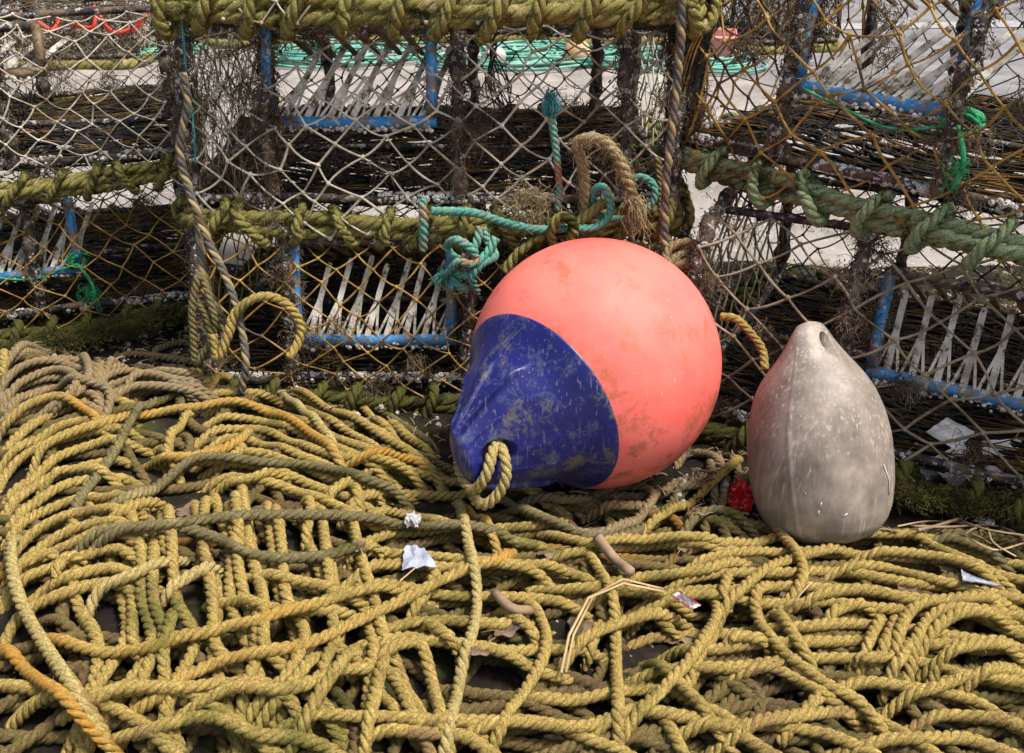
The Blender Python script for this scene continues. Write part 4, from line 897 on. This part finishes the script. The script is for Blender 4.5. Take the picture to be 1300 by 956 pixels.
hang('rope', [(915, 402, 1.30), (935, 405, 1.29), (955, 425, 1.28), (968, 445, 1.27), (971, 470, 1.25)], .0062, 'straw', 'yellow rope curving from behind the coral buoy to the grey buoy')
# teal rope tied to the second middle pot
hang('rope', [(536, 252, 1.475), (538, 280, 1.468), (537, 318, 1.47)], .0075, 'teal_rope', 'short upright teal rope turn left of the teal knot')
hang('rope', [(548, 268, 1.475), (600, 270, 1.465), (640, 282, 1.46), (680, 291, 1.455), (720, 290, 1.455), (758, 288, 1.46), (775, 268, 1.465), (768, 240, 1.47), (755, 243, 1.485), (752, 275, 1.50)], .0068, 'teal_rope', 'long teal rope stretched along the mossy foot rope above the coral buoy')
hang('rope', [(725, 283, 1.49), (750, 272, 1.485), (775, 278, 1.48), (805, 276, 1.475), (828, 258, 1.475), (830, 235, 1.48), (815, 225, 1.49), (800, 228, 1.50)], .0062, 'teal_rope', 'teal rope loop hanging right of the frayed tan rope end')
hang('rope', [(697, 132, 1.49), (702, 160, 1.492), (707, 200, 1.49), (710, 240, 1.488), (708, 268, 1.48)], .0062, 'teal_rope', 'upright teal rope hanging before the netting of the second middle pot')
mb = MB(); e = at_y(699, 146, 1.488); fuzz(mb, e + rng.normal(0, .002, (160, 3)), .035, .0009, -.1, out=np.array([0, -.1, 2.6]), K=5, spread=.6)
top('rope_tassel', mb, M['twine_teal'], 'frayed teal tassel at the top of the upright teal rope', 'rope', HG)
mb = MB()
Yk = 1.445
for pts in ([(610, 288, 0), (604, 310, -.01), (592, 330, -.012), (575, 325, 0), (568, 312, .01), (580, 305, -.014), (600, 318, -.02), (606, 340, -.012), (590, 350, -.015), (574, 345, 0), (582, 362, -.01), (596, 368, -.012)],
            [(630, 302, .0), (618, 322, -.012), (600, 335, -.025), (582, 332, -.022), (570, 345, -.01), (560, 350, 0)],
            [(612, 290, .01), (622, 312, .004), (628, 325, -.006), (612, 335, -.018), (600, 352, -.02), (606, 372, -.004)]):
    rope(mb, [at_y(x, y, Yk + o_) for x, y, o_ in pts], .0070, step=.0035)
fuzz(mb, at_y(566, 350, Yk) + rng.normal(0, .004, (90, 3)), .022, .0009, .3, out=np.array([-1.6, 0, -.3]))
top('rope', mb, M['teal_rope'], 'tight teal rope knot with a frayed end hanging left of the coral buoy', 'rope', HG)
# tan rope and knotwork at the middle
hang('rope', [(706, 318, 1.465), (700, 295, 1.448), (712, 275, 1.444), (728, 285, 1.446), (722, 312, 1.455), (705, 318, 1.47)], .0085, 'bumper', 'mossy rope hitch gripping the teal rope above the coral buoy')
hang('rope', [(742, 285, 1.49), (742, 240, 1.485), (738, 205, 1.482), (732, 185, 1.478), (740, 176, 1.470), (765, 178, 1.46), (785, 200, 1.45), (798, 232, 1.45), (803, 252, 1.452)], .0085, 'frayed', 'thick tan rope end bent over and frayed into loose fibres', frayed=.045)
hang('rope', [(640, 345, 1.45), (662, 318, 1.455), (690, 300, 1.46), (730, 285, 1.47), (760, 262, 1.475), (780, 250, 1.48)], .0085, 'bumper', 'mossy rope slanting up behind the teal rope above the coral buoy')
mb = MB(); fuzz(mb, at_y(672, 255, 1.475) + rng.normal(0, 1, (300, 3)) * [.02, .008, .014], .03, .0006, .3)
top('weed_clump', mb, M['frayed'], 'tan hairy clump of loose fibres caught above the teal rope', 'weed clump')

# ------------------------------------------------------------------ litter, leaves, straw
def sheet(P, mat, name, label, cat, th=.0008, nu=10, nv=10, crump=.006, seed=0, group=None):
    """crumpled sheet from four corner points with a real thickness"""
    r = np.random.default_rng(seed); U, V_ = np.meshgrid(np.linspace(0, 1, nu), np.linspace(0, 1, nv), indexing='ij')
    P = [np.asarray(p, float) for p in P]
    Q = ((1 - U) * (1 - V_))[..., None] * P[0] + (U * (1 - V_))[..., None] * P[1] + (U * V_)[..., None] * P[2] + ((1 - U) * V_)[..., None] * P[3]
    f = sum(r.uniform(.3, 1) * np.abs(((U * r.normal() + V_ * r.normal()) * r.uniform(2, 4) + r.random()) % 1 - .5) for _ in range(3))
    nv_ = nrm(np.cross(P[1] - P[0], P[3] - P[0])); nv_ = nv_ if nv_[2] > 0 else -nv_
    Q = Q + nv_ * ((f - f.mean()) * crump * 1.6)[..., None] + r.normal(0, crump * .08, Q.shape)
    mb = MB(); A_ = Q.reshape(-1, 3); B_ = A_ - nv_ * th; g1 = grid_q(nu, nv, False); m = len(A_)
    g2 = g1[:, ::-1] + m
    bd = [i * nv for i in range(nu)] + [(nu - 1) * nv + j for j in range(1, nv)] + [i * nv + nv - 1 for i in range(nu - 2, -1, -1)] + [j for j in range(nv - 2, 0, -1)]
    g3 = [[bd[i], bd[(i + 1) % len(bd)], bd[(i + 1) % len(bd)] + m, bd[i] + m] for i in range(len(bd))]
    mb.add(np.vstack([A_, B_]), np.vstack([g1, g2, g3]))
    o = top(name, mb, M[mat], label, cat, group, smooth=False); return o, Q
def px_sheet(c, mat, name, label, cat, lift=.004, **k):
    P = []
    m_ = np.mean(np.array(c, float), 0); p = hit(*m_); z0 = float(hm(np.array([p[0]]), np.array([p[1]]))[0]) + lift
    P = [at_z(x, y, z0) + [0, 0, .0015 * (k % 2)] for k, (x, y) in enumerate(c)]
    return sheet(P, mat, name, label, cat, **k)
LG = 'scraps of litter among the rope'
px_sheet([(512, 664), (518, 652), (536, 656), (531, 668)], 'white', 'paper_scrap', 'crumpled white tissue scrap poking out above the longest mossy rope', 'litter', lift=.010, crump=.012, seed=1, group=LG)
px_sheet([(510, 722), (514, 694), (538, 694), (555, 720)], 'bluewhite', 'plastic_scrap', 'pale blue plastic film scrap beneath the longest mossy rope', 'litter', lift=.006, crump=.005, seed=2, group=LG)
px_sheet([(914, 632), (940, 608), (964, 626), (948, 656)], 'red', 'plastic_scrap', 'shiny red plastic film crumpled beside the foot of the grey buoy', 'litter', lift=.004, crump=.011, nu=16, nv=16, seed=23, group=LG)
px_sheet([(1220, 722), (1226, 730), (1274, 744), (1222, 738)], 'bluewhite', 'plastic_scrap', 'pointed grey plastic shard lying on the rope at far right', 'litter', lift=.010, crump=.002, th=.0015, seed=4, group=LG)
o, Q = px_sheet([(1236, 662), (1240, 654), (1262, 655), (1262, 668)], 'white', 'wrapper', 'small white wrapper with an orange end lying by the twigs', 'litter', lift=.008, crump=.004, seed=5, group=LG)
mb = MB(); c_ = Q[6:, :, :] + [0, 0, .0012]; mb.add(c_.reshape(-1, 3), grid_q(4, 10, False)); link('orange_end', mb.mesh('orange_end', M['orange'], org=np.array(o.location)), o)
# torn foil wrapper with printed bars
o, Q = px_sheet([(852, 756), (862, 752), (890, 768), (878, 775)], 'white', 'wrapper', 'torn foil wrapper with maroon ends and black bars between the ropes', 'litter', lift=.015, crump=.0015, seed=6, group=LG)
mb = MB(); 
for k in range(7):
    i0 = 2 + k * .8; a_ = i0 / 9; b_ = a_ + (.03 if k % 2 else .055)
    def bil(u, v): 
        i = min(int(u * 9), 8); f = u * 9 - i; j = min(int(v * 9), 8); g_ = v * 9 - j
        return (Q[i, j] * (1 - f) * (1 - g_) + Q[i + 1, j] * f * (1 - g_) + Q[i + 1, j + 1] * f * g_ + Q[i, j + 1] * (1 - f) * g_) + np.array([0, 0, .0009])
    vs = [bil(a_, v) for v in np.linspace(.15, .9, 6)] + [bil(b_, v) for v in np.linspace(.15, .9, 6)]
    mb.add(vs, grid_q(2, 6, False))
link('printed_bars', mb.mesh('printed_bars', M['black'], org=np.array(o.location)), o)
for sl_ in (slice(0, 2), slice(8, 10)):
    mb = MB(); c_ = Q[sl_] + [0, 0, .001]; mb.add(c_.reshape(-1, 3), grid_q(2, 10, False)); link('maroon_end', mb.mesh('maroon_end', M['maroon'], org=np.array(o.location)), o)
# white shards inside the lower right pot
def q3(pts): return [at_y(x, y, Y) for x, y, Y in pts]
sheet(q3([(1176, 548, 1.255), (1202, 530, 1.27), (1238, 548, 1.265), (1215, 572, 1.24)]), 'shard', 'plastic_shard', 'curved white plastic shard highest inside the lower right pot', 'litter', th=.002, crump=.003, seed=11, group='white shards inside the lower right pot')
sheet(q3([(1176, 586, 1.225), (1222, 562, 1.25), (1246, 590, 1.24), (1206, 614, 1.215)]), 'shard', 'plastic_shard', 'largest white plastic shard in the middle inside the lower right pot', 'litter', th=.002, crump=.002, seed=12, group='white shards inside the lower right pot')
sheet(q3([(1134, 598, 1.225), (1176, 582, 1.24), (1192, 602, 1.23), (1164, 616, 1.215)]), 'shard', 'plastic_shard', 'bluish white plastic shard leftmost inside the lower right pot', 'litter', th=.002, crump=.002, seed=13, group='white shards inside the lower right pot')
sheet(q3([(1204, 614, 1.20), (1240, 596, 1.215), (1246, 616, 1.205), (1226, 628, 1.19)]), 'shard', 'plastic_shard', 'small white plastic shard lowest inside the lower right pot', 'litter', th=.002, crump=.004, seed=14, group='white shards inside the lower right pot')
sheet(q3([(1246, 560, 1.27), (1296, 556, 1.28), (1300, 604, 1.24), (1250, 608, 1.23)]), 'shard', 'plastic_shard', 'wide dull plastic shard rightmost inside the lower right pot', 'litter', th=.002, crump=.004, seed=15, group='white shards inside the lower right pot')
def leaf(px, py, size, rot, label, seed):
    r = np.random.default_rng(seed); p = hit(px, py); z = float(hm(np.array([p[0]]), np.array([p[1]]))[0]) - .004
    n = 40; t = np.arange(n) * 2 * math.pi / n; rad_ = size * (.75 + .13 * np.cos(5 * t) + .16 * np.cos(t) + r.normal(0, .035, n))
    rings = [np.c_[0 * t, 0 * t]] + [np.c_[np.cos(t) * rad_ * f, np.sin(t) * rad_ * f * .8] for f in (.4, .75, 1)]
    V_ = []
    for k, rg in enumerate(rings):
        x, y = rg[:, 0], rg[:, 1]; zz = .12 * size * (np.abs(np.sin(2.5 * np.arctan2(y, x + 1e-9))) * (k / 3)) + .35 * (x ** 2 + y ** 2) / size * (1 if seed % 2 else -.5)
        V_.append(np.c_[x * math.cos(rot) - y * math.sin(rot), x * math.sin(rot) + y * math.cos(rot), zz])
    V_ = np.stack(V_); V_ = V_ + [p[0], p[1], z]; V2 = V_ - [0, 0, .0007]
    mb = MB(); g1 = grid_q(4, n); mb.add(V_.reshape(-1, 3), g1); mb.add(V2.reshape(-1, 3), g1[:, ::-1])
    stem = MB(); b_ = V_[0, 0]; e_ = np.array([b_[0] - math.cos(rot) * size * 1.3, b_[1] - math.sin(rot) * size * 1.3, b_[2] + .004]); tube(stem, [b_, (b_ + e_) / 2 + [0, 0, .003], e_], .0006, 5)
    o = top('leaf', mb, M['leaf'], label, 'leaf', 'dead leaves caught among the rope'); link('stalk', stem.mesh('stalk', M['stick'], org=np.array(o.location)), o)
for a_ in ((238, 645, .022, .4, 'dead leaf in a gap beneath the long low wave of rope', 1), (336, 640, .018, 2, 'dead leaf right of the first, beneath the low rope wave', 2),
           (868, 690, .014, 1, 'little dead leaf below the coil under the coral buoy', 3), (738, 788, .026, 1.2, 'large dead leaf behind the bent straw', 4), (640, 800, .020, .2, 'curled dead leaf right of the centre rope', 5),
           (866, 798, .024, 2.6, 'dead leaf lying under the torn foil wrapper', 6), (612, 826, .016, 4, 'small dark dead leaf at the bottom near the centre rope', 7), (700, 692, .018, 3.3, 'dead leaf beneath the coral buoy above the mossy rope', 8),
           (1150, 742, .018, 5, 'dead leaf among the right hand ropes', 9), (1000, 745, .015, 1, 'dead leaf inside the rope bend below the grey buoy', 10), (455, 690, .013, 2, 'little dead leaf left of the blue film scrap', 11), (1185, 655, .016, 2, 'grey dead leaf by the twigs behind the right ropes', 12)): leaf(*a_)
def stem(pts, r_, mat, name, label, cat, lift=.006, group=None, hollow=False):
    P = []
    for x, y in pts:
        p = hit(x, y); P.append([p[0], p[1], float(hm(np.array([p[0]]), np.array([p[1]]))[0]) + lift + r_])
    P = np.array(P); mb = MB(); tube(mb, P, r_, 8, .01); return top(name, mb, M[mat], label, cat, group)
TG = 'straws and twigs dropped on the heap'
stem([(757, 696), (780, 714), (800, 730)], .0062, 'stick', 'cane', 'thick tan cane stub wedged between ropes below the coral buoy', 'stick', .004, TG)
stem([(628, 766), (650, 772), (674, 782)], .0055, 'stick', 'cane', 'brown cane stub in the gap right of the centre rope', 'stick', .000, TG)
def bent():
    mb = MB(); P = []
    for x, y in ((712, 866), (722, 815), (746, 778), (790, 768), (842, 757)):
        p = hit(x, y); P.append([p[0], p[1], float(hm(np.array([p[0]]), np.array([p[1]]))[0])])
    P = np.array(P); P[:, 2] = np.maximum(P[:, 2], P[:, 2].mean()) + .012
    tube(mb, P, .0016, 6); tube(mb, P[:3] + [.005, .002, -.001], .0014, 6); tube(mb, P[2:] + [[0, .001, 0], [0, .004, .003], [0, .005, 0]], .0013, 6)
    top('dry_straw', mb, M['straw_stem'], 'long dry straw bent sharply over the ropes at bottom centre', 'straw', TG)
bent()
stem([(508, 742), (520, 732), (536, 728)], .0009, 'straw_stem', 'dry_straw', 'fine straw left of the centre rope', 'straw', .010, TG)
stem([(1004, 776), (1014, 762), (1030, 745)], .0009, 'straw_stem', 'dry_straw', 'fine straw across the rope bend below the grey buoy', 'straw', .012, TG)
for k, (pts, rr2, lb) in enumerate((([(1165, 676), (1190, 668), (1222, 658)], .0022, 'stoutest brown twig right of the grey buoy'), ([(1160, 668), (1200, 670), (1262, 668), (1300, 684)], .0017, 'long thin twig reaching the right edge behind the ropes'),
      ([(1215, 660), (1250, 672), (1300, 680)], .0014, 'pale straw crossing the long twig at the right'), ([(1230, 690), (1262, 700), (1300, 694)], .0013, 'low straw just behind the right hand ropes'), ([(1140, 668), (1180, 662), (1230, 664)], .0012, 'thin straw nearest the foot of the right pot'),
      ([(1255, 674), (1262, 690), (1290, 706)], .0012, 'bent straw dipping towards the greenish rope at right'))): stem(pts, rr2, 'stick' if k < 2 else 'straw_stem', 'twig' if k < 2 else 'dry_straw', lb, 'twig' if k < 2 else 'straw', .004, TG)
# loose chips, shell bits and moss on the soil
mb = MB(); n = 5200; x = rng.uniform(-1.2, 1.1, n); y = rng.uniform(1.0, 2.08, n); k = y > yb(x) - .05; x, y = x[k], y[k]; z = hm(x, y) + .001
P = np.c_[x, y, z]; d_ = nrm(rng.normal(size=(len(x), 3)) * [1, 1, .15]); L_ = rng.uniform(.004, .03, (len(x), 1)); tubes(mb, np.stack([P - d_ * L_ / 2, P + [0, 0, .002], P + d_ * L_ / 2], 1), rng.uniform(.0005, .0018, (len(x), 1)), 4)
tag(link('ground_litter', mb.mesh('ground_litter', M['chip'])), 'brown chips and broken stalks strewn on the soil under the pots', 'litter', kind='stuff')
mb = MB(); n = 1500; x = rng.uniform(-1.2, 1.1, n); y = rng.uniform(1.0, 2.08, n); k = y > yb(x) + .0; x, y = x[k], y[k]; P = np.c_[x, y, hm(x, y) + .001]; nb = len(x)
barnacle(mb, P, np.c_[rng.normal(0, .6, (nb, 2)), np.ones(nb)], rng.uniform(.0015, .005, nb))
tag(link('shell_grit', mb.mesh('shell_grit', M['shell'], False)), 'white shell grit scattered over the dark soil under the pots', 'shell grit', kind='stuff')
def mossline(P, n, w):
    P = catmull(np.array(P, float), .02); mb = MB(); k = rng.integers(0, len(P), n); q = P[k] + rng.normal(0, 1, (n, 3)) * [w, w, w * .35]; q[:, 2] = np.abs(q[:, 2]) + .004
    fuzz(mb, q, .012, .0009, 0, out=np.array([0, 0, 1.])); return mb
mb = mossline([at_z(1125, 625, .03), at_z(1200, 640, .03), at_z(1330, 645, .03)], 3000, .014)
tag(link('moss', mb.mesh('moss', M['moss'])), 'cushion of green moss along the foot of the lower right pot', 'moss', kind='stuff')
mb = mossline([at_z(40, 442, .02), at_z(120, 428, .03), at_z(190, 410, .04), at_z(245, 398, .03)], 4200, .018)
tag(link('moss', mb.mesh('moss', M['moss'])), 'green moss along the foot of the lower left pot', 'moss', kind='stuff')

# ------------------------------------------------------------------ far side of the quay
def far_creel(loc, rz, Wd, D, h, label, seed, red=False, netm='dark'):
    r = np.random.default_rng(seed); root = empty('lobster_pot', loc, rz, label, 'lobster pot', 'far lobster pots across the quay')
    pf = prof(h, D); pr = catmull(np.c_[pf, np.zeros(len(pf))], .04)[:, :2]; mb = MB()
    for x in (0, Wd * .33, Wd * .66, Wd): tube(mb, np.c_[np.full(len(pr), x), pr], .011, 6)
    for y_, z_ in ((0, .05), (D, .05), (.1, .96 * h), (D * .5, h)): tube(mb, [[0, y_, z_], [Wd * .5, y_, z_ - .004], [Wd, y_, z_]], .011, 6)
    part('frame', mb, M['frame'], root)
    mb = MB(); rope(mb, [(-.01, D, .02), (-.01, 0, .02), (Wd * .5, -.015, .015), (Wd + .01, 0, .02), (Wd + .01, D, .02)], .022, step=.012); part('bumper_rope', mb, M['bumper'], root)
    mb = MB(); s2 = np.concatenate([[0], np.cumsum(np.linalg.norm(np.diff(pr, axis=0), axis=1))])
    net(mb, lambda U, V_: np.stack([U * Wd, np.interp(V_ * s2[-1], s2, pr[:, 0]), np.interp(V_ * s2[-1], s2, pr[:, 1])], -1), int(Wd / .055), int(s2[-1] / .055), .0028, .2, seed, .02, 1.4, 3)
    for xx in (0, Wd): net(mb, lambda U, V_, xx=xx: np.stack([xx + 0 * U, U * D, .03 + V_ * (h - .05)], -1), 8, 5, .0028, .2, seed + 1, .02, 1.4, 3)
    net(mb, lambda U, V_: np.stack([U * Wd, V_ * D, .05 + .02 * np.sin(U * 9)], -1), int(Wd / .045), int(D / .05), .003, .3, seed + 2, .02, 0, 3)
    part('netting', mb, M[netm], root)
    wd = MB(); P = np.c_[r.uniform(0, Wd, 1500), r.uniform(0, D * .5, 1500), r.uniform(.05, h, 1500) ** 1.0]; fuzz(wd, P, .07, .0016, .4); part('weed_growth', wd, M['weed'], root, kind='stuff')
    if red:
        mb = MB()
        for q in range(5): tube(mb, np.array([[.08 + q * .12, -.01, .22 - .05 * (q % 2)], [.14 + q * .12, -.03, .17], [.2 + q * .12, -.01, .20]]) + r.normal(0, .02, (3, 3)), .009, 5, .01)
        part('red_twine', mb, M['far_red'], root)
    return root
p = at_z(28, 88, 0); far_creel(tuple(p), rad(6), .46, .5, .30, 'far pot with bright red twine seen through the upper left pot', 31, True, 'net_grey')
p = at_z(285, 40, 0); Yf = 4.75
xs = [-1.42, -.62, .18]
for k, x in enumerate(xs):
    far_creel((x, Yf + .1 * (k % 2), 0), rad(-4 + 5 * k), .76, .55, .33, ['far dark pot at ground level behind the left green rope heap', 'far dark pot at ground level between the green rope heaps', 'far dark pot at ground level behind the tan float'][k], 40 + k)
    far_creel((x + .05, Yf + .1 * (k % 2), .33), rad(-2 + 3 * k), .74, .55, .33, ['far dark pot stacked above the left green rope heap', 'far dark pot stacked above the middle of the green rope heaps', 'far dark pot stacked above the tan float'][k], 50 + k)
far_creel((1.02, 4.55, 0), rad(12), .42, .5, .30, 'far dark pot at ground level behind the pink container', 60)
def far_rope(cx, cy, wx, wy, n, label, seed, r_=.0062):
    n = int(n * .62); wx *= 1.1
    r = np.random.default_rng(seed); mb = MB(); P = []
    for k in range(n):
        t = np.linspace(0, 2 * math.pi * r.uniform(.6, 1.2), 18) + r.uniform(0, 6); a_ = wx * r.uniform(.25, .5); b_ = wy * r.uniform(.25, .5)
        c_ = np.array([cx + r.uniform(-.3, .3) * wx, cy + r.uniform(-.3, .3) * wy]); rot = r.normal(0, .5)
        x, y = np.cos(t) * a_, np.sin(t) * b_; Q = np.c_[c_[0] + x * math.cos(rot) - y * math.sin(rot), c_[1] + x * math.sin(rot) + y * math.cos(rot), .010 + .05 * (k / n) * np.exp(-((x / wx) ** 2 + (y / wy) ** 2) * 3) + r.normal(0, .004, 18) ** 2 * 10]
        tube(mb, Q, r_, 5, .03)
    top('rope_coil', mb, M['far_teal'], label, 'rope', 'green rope heaps across the quay')
p = at_z(425, 76, 0); far_rope(p[0], p[1], .58, .30, 34, 'left sea green rope heap across the quay, seen through the comb of the middle pot', 1)
p = at_z(660, 78, 0); far_rope(p[0], p[1], .52, .34, 34, 'middle sea green rope heap across the quay beside the tan float', 2)
p = at_z(775, 80, 0); far_rope(p[0], p[1], .34, .30, 22, 'small sea green rope heap just right of the tan float', 4)
p = at_z(870, 82, 0); far_rope(p[0], p[1], .40, .36, 34, 'right sea green rope heap across the quay beside the pink container', 3)
p = at_z(215, 70, 0); far_rope(p[0], p[1], .34, .26, 18, 'far green rope heap seen in the gap between left and middle stacks', 5)
# tan float
def lathe(prof_, n=28):
    pr_ = np.array(prof_, float); th = np.arange(n) * 2 * math.pi / n; K = len(pr_)
    V_ = np.stack([pr_[:, :1] * np.cos(th)[None], pr_[:, :1] * np.sin(th)[None], np.broadcast_to(pr_[:, 1:], (K, n))], -1); return V_.reshape(-1, 3), grid_q(K, n)
p = at_z(732, 84, 0)
fr = empty('float', (p[0], p[1], 0), 0, 'small round tan and orange float among the far green rope', 'float')
a_ = np.linspace(-math.pi / 2, math.pi / 2, 16); v_, q_ = lathe(np.c_[np.cos(a_) * .055 + .0005, .055 + np.sin(a_) * .055]); mb = MB(); mb.add(v_, q_); part('body', mb, M['far_tan'], fr)
t = np.linspace(0, math.pi, 8); mb = MB(); tube(mb, np.c_[np.cos(t) * .018, 0 * t, .108 + np.sin(t) * .018], .006, 8); part('eye', mb, M['far_red'], fr)
# pink container
p = at_z(885, 80, 0); pk = empty('fish_box', (p[0], p[1], 0), rad(-10), 'faded pink plastic container beside the far right green rope heap', 'container')
mb = MB(); v = []
for z, s_ in ((0, .85), (.10, 1.0), (.10, .93), (.012, .80)):
    for x, y in ((-1, -1), (1, -1), (1, 1), (-1, 1)): v.append((x * .15 * s_, y * .10 * s_, z * 1.2))
mb.add(v, list(grid_q(4, 4)) + [[3, 2, 1, 0], [12, 13, 14, 15]]); part('tub', mb, M['far_pink'], pk, smooth=False)
mb = MB(); tube(mb, np.array([[-.15, -.10, .12], [.15, -.10, .12], [.15, .10, .12], [-.15, .10, .12], [-.15, -.10, .12]]), .007, 6); part('rim', mb, M['far_pink'], pk)
# pale floats by the middle heap
for k, (x_, lb) in enumerate(((596, 'left of two off white floats among the far green rope'), (628, 'right of two off white floats among the far green rope'))):
    p = at_z(x_, 84, 0); r_ = empty('float', (p[0], p[1], 0), .3, lb, 'float'); v_, q_ = lathe(np.c_[np.cos(a_) * .048 + .0005, .040 + np.sin(a_) * .040]); mb = MB(); mb.add(v_, q_); part('body', mb, M['shell'], r_)
    mb = MB(); tube(mb, np.c_[np.cos(t) * .014, 0 * t, .078 + np.sin(t) * .014], .005, 8); part('eye', mb, M['blue'], r_)
# grey rubble stone hanging above the right-hand rope
hs = MB(); p = at_y(868, -2, 1.45)
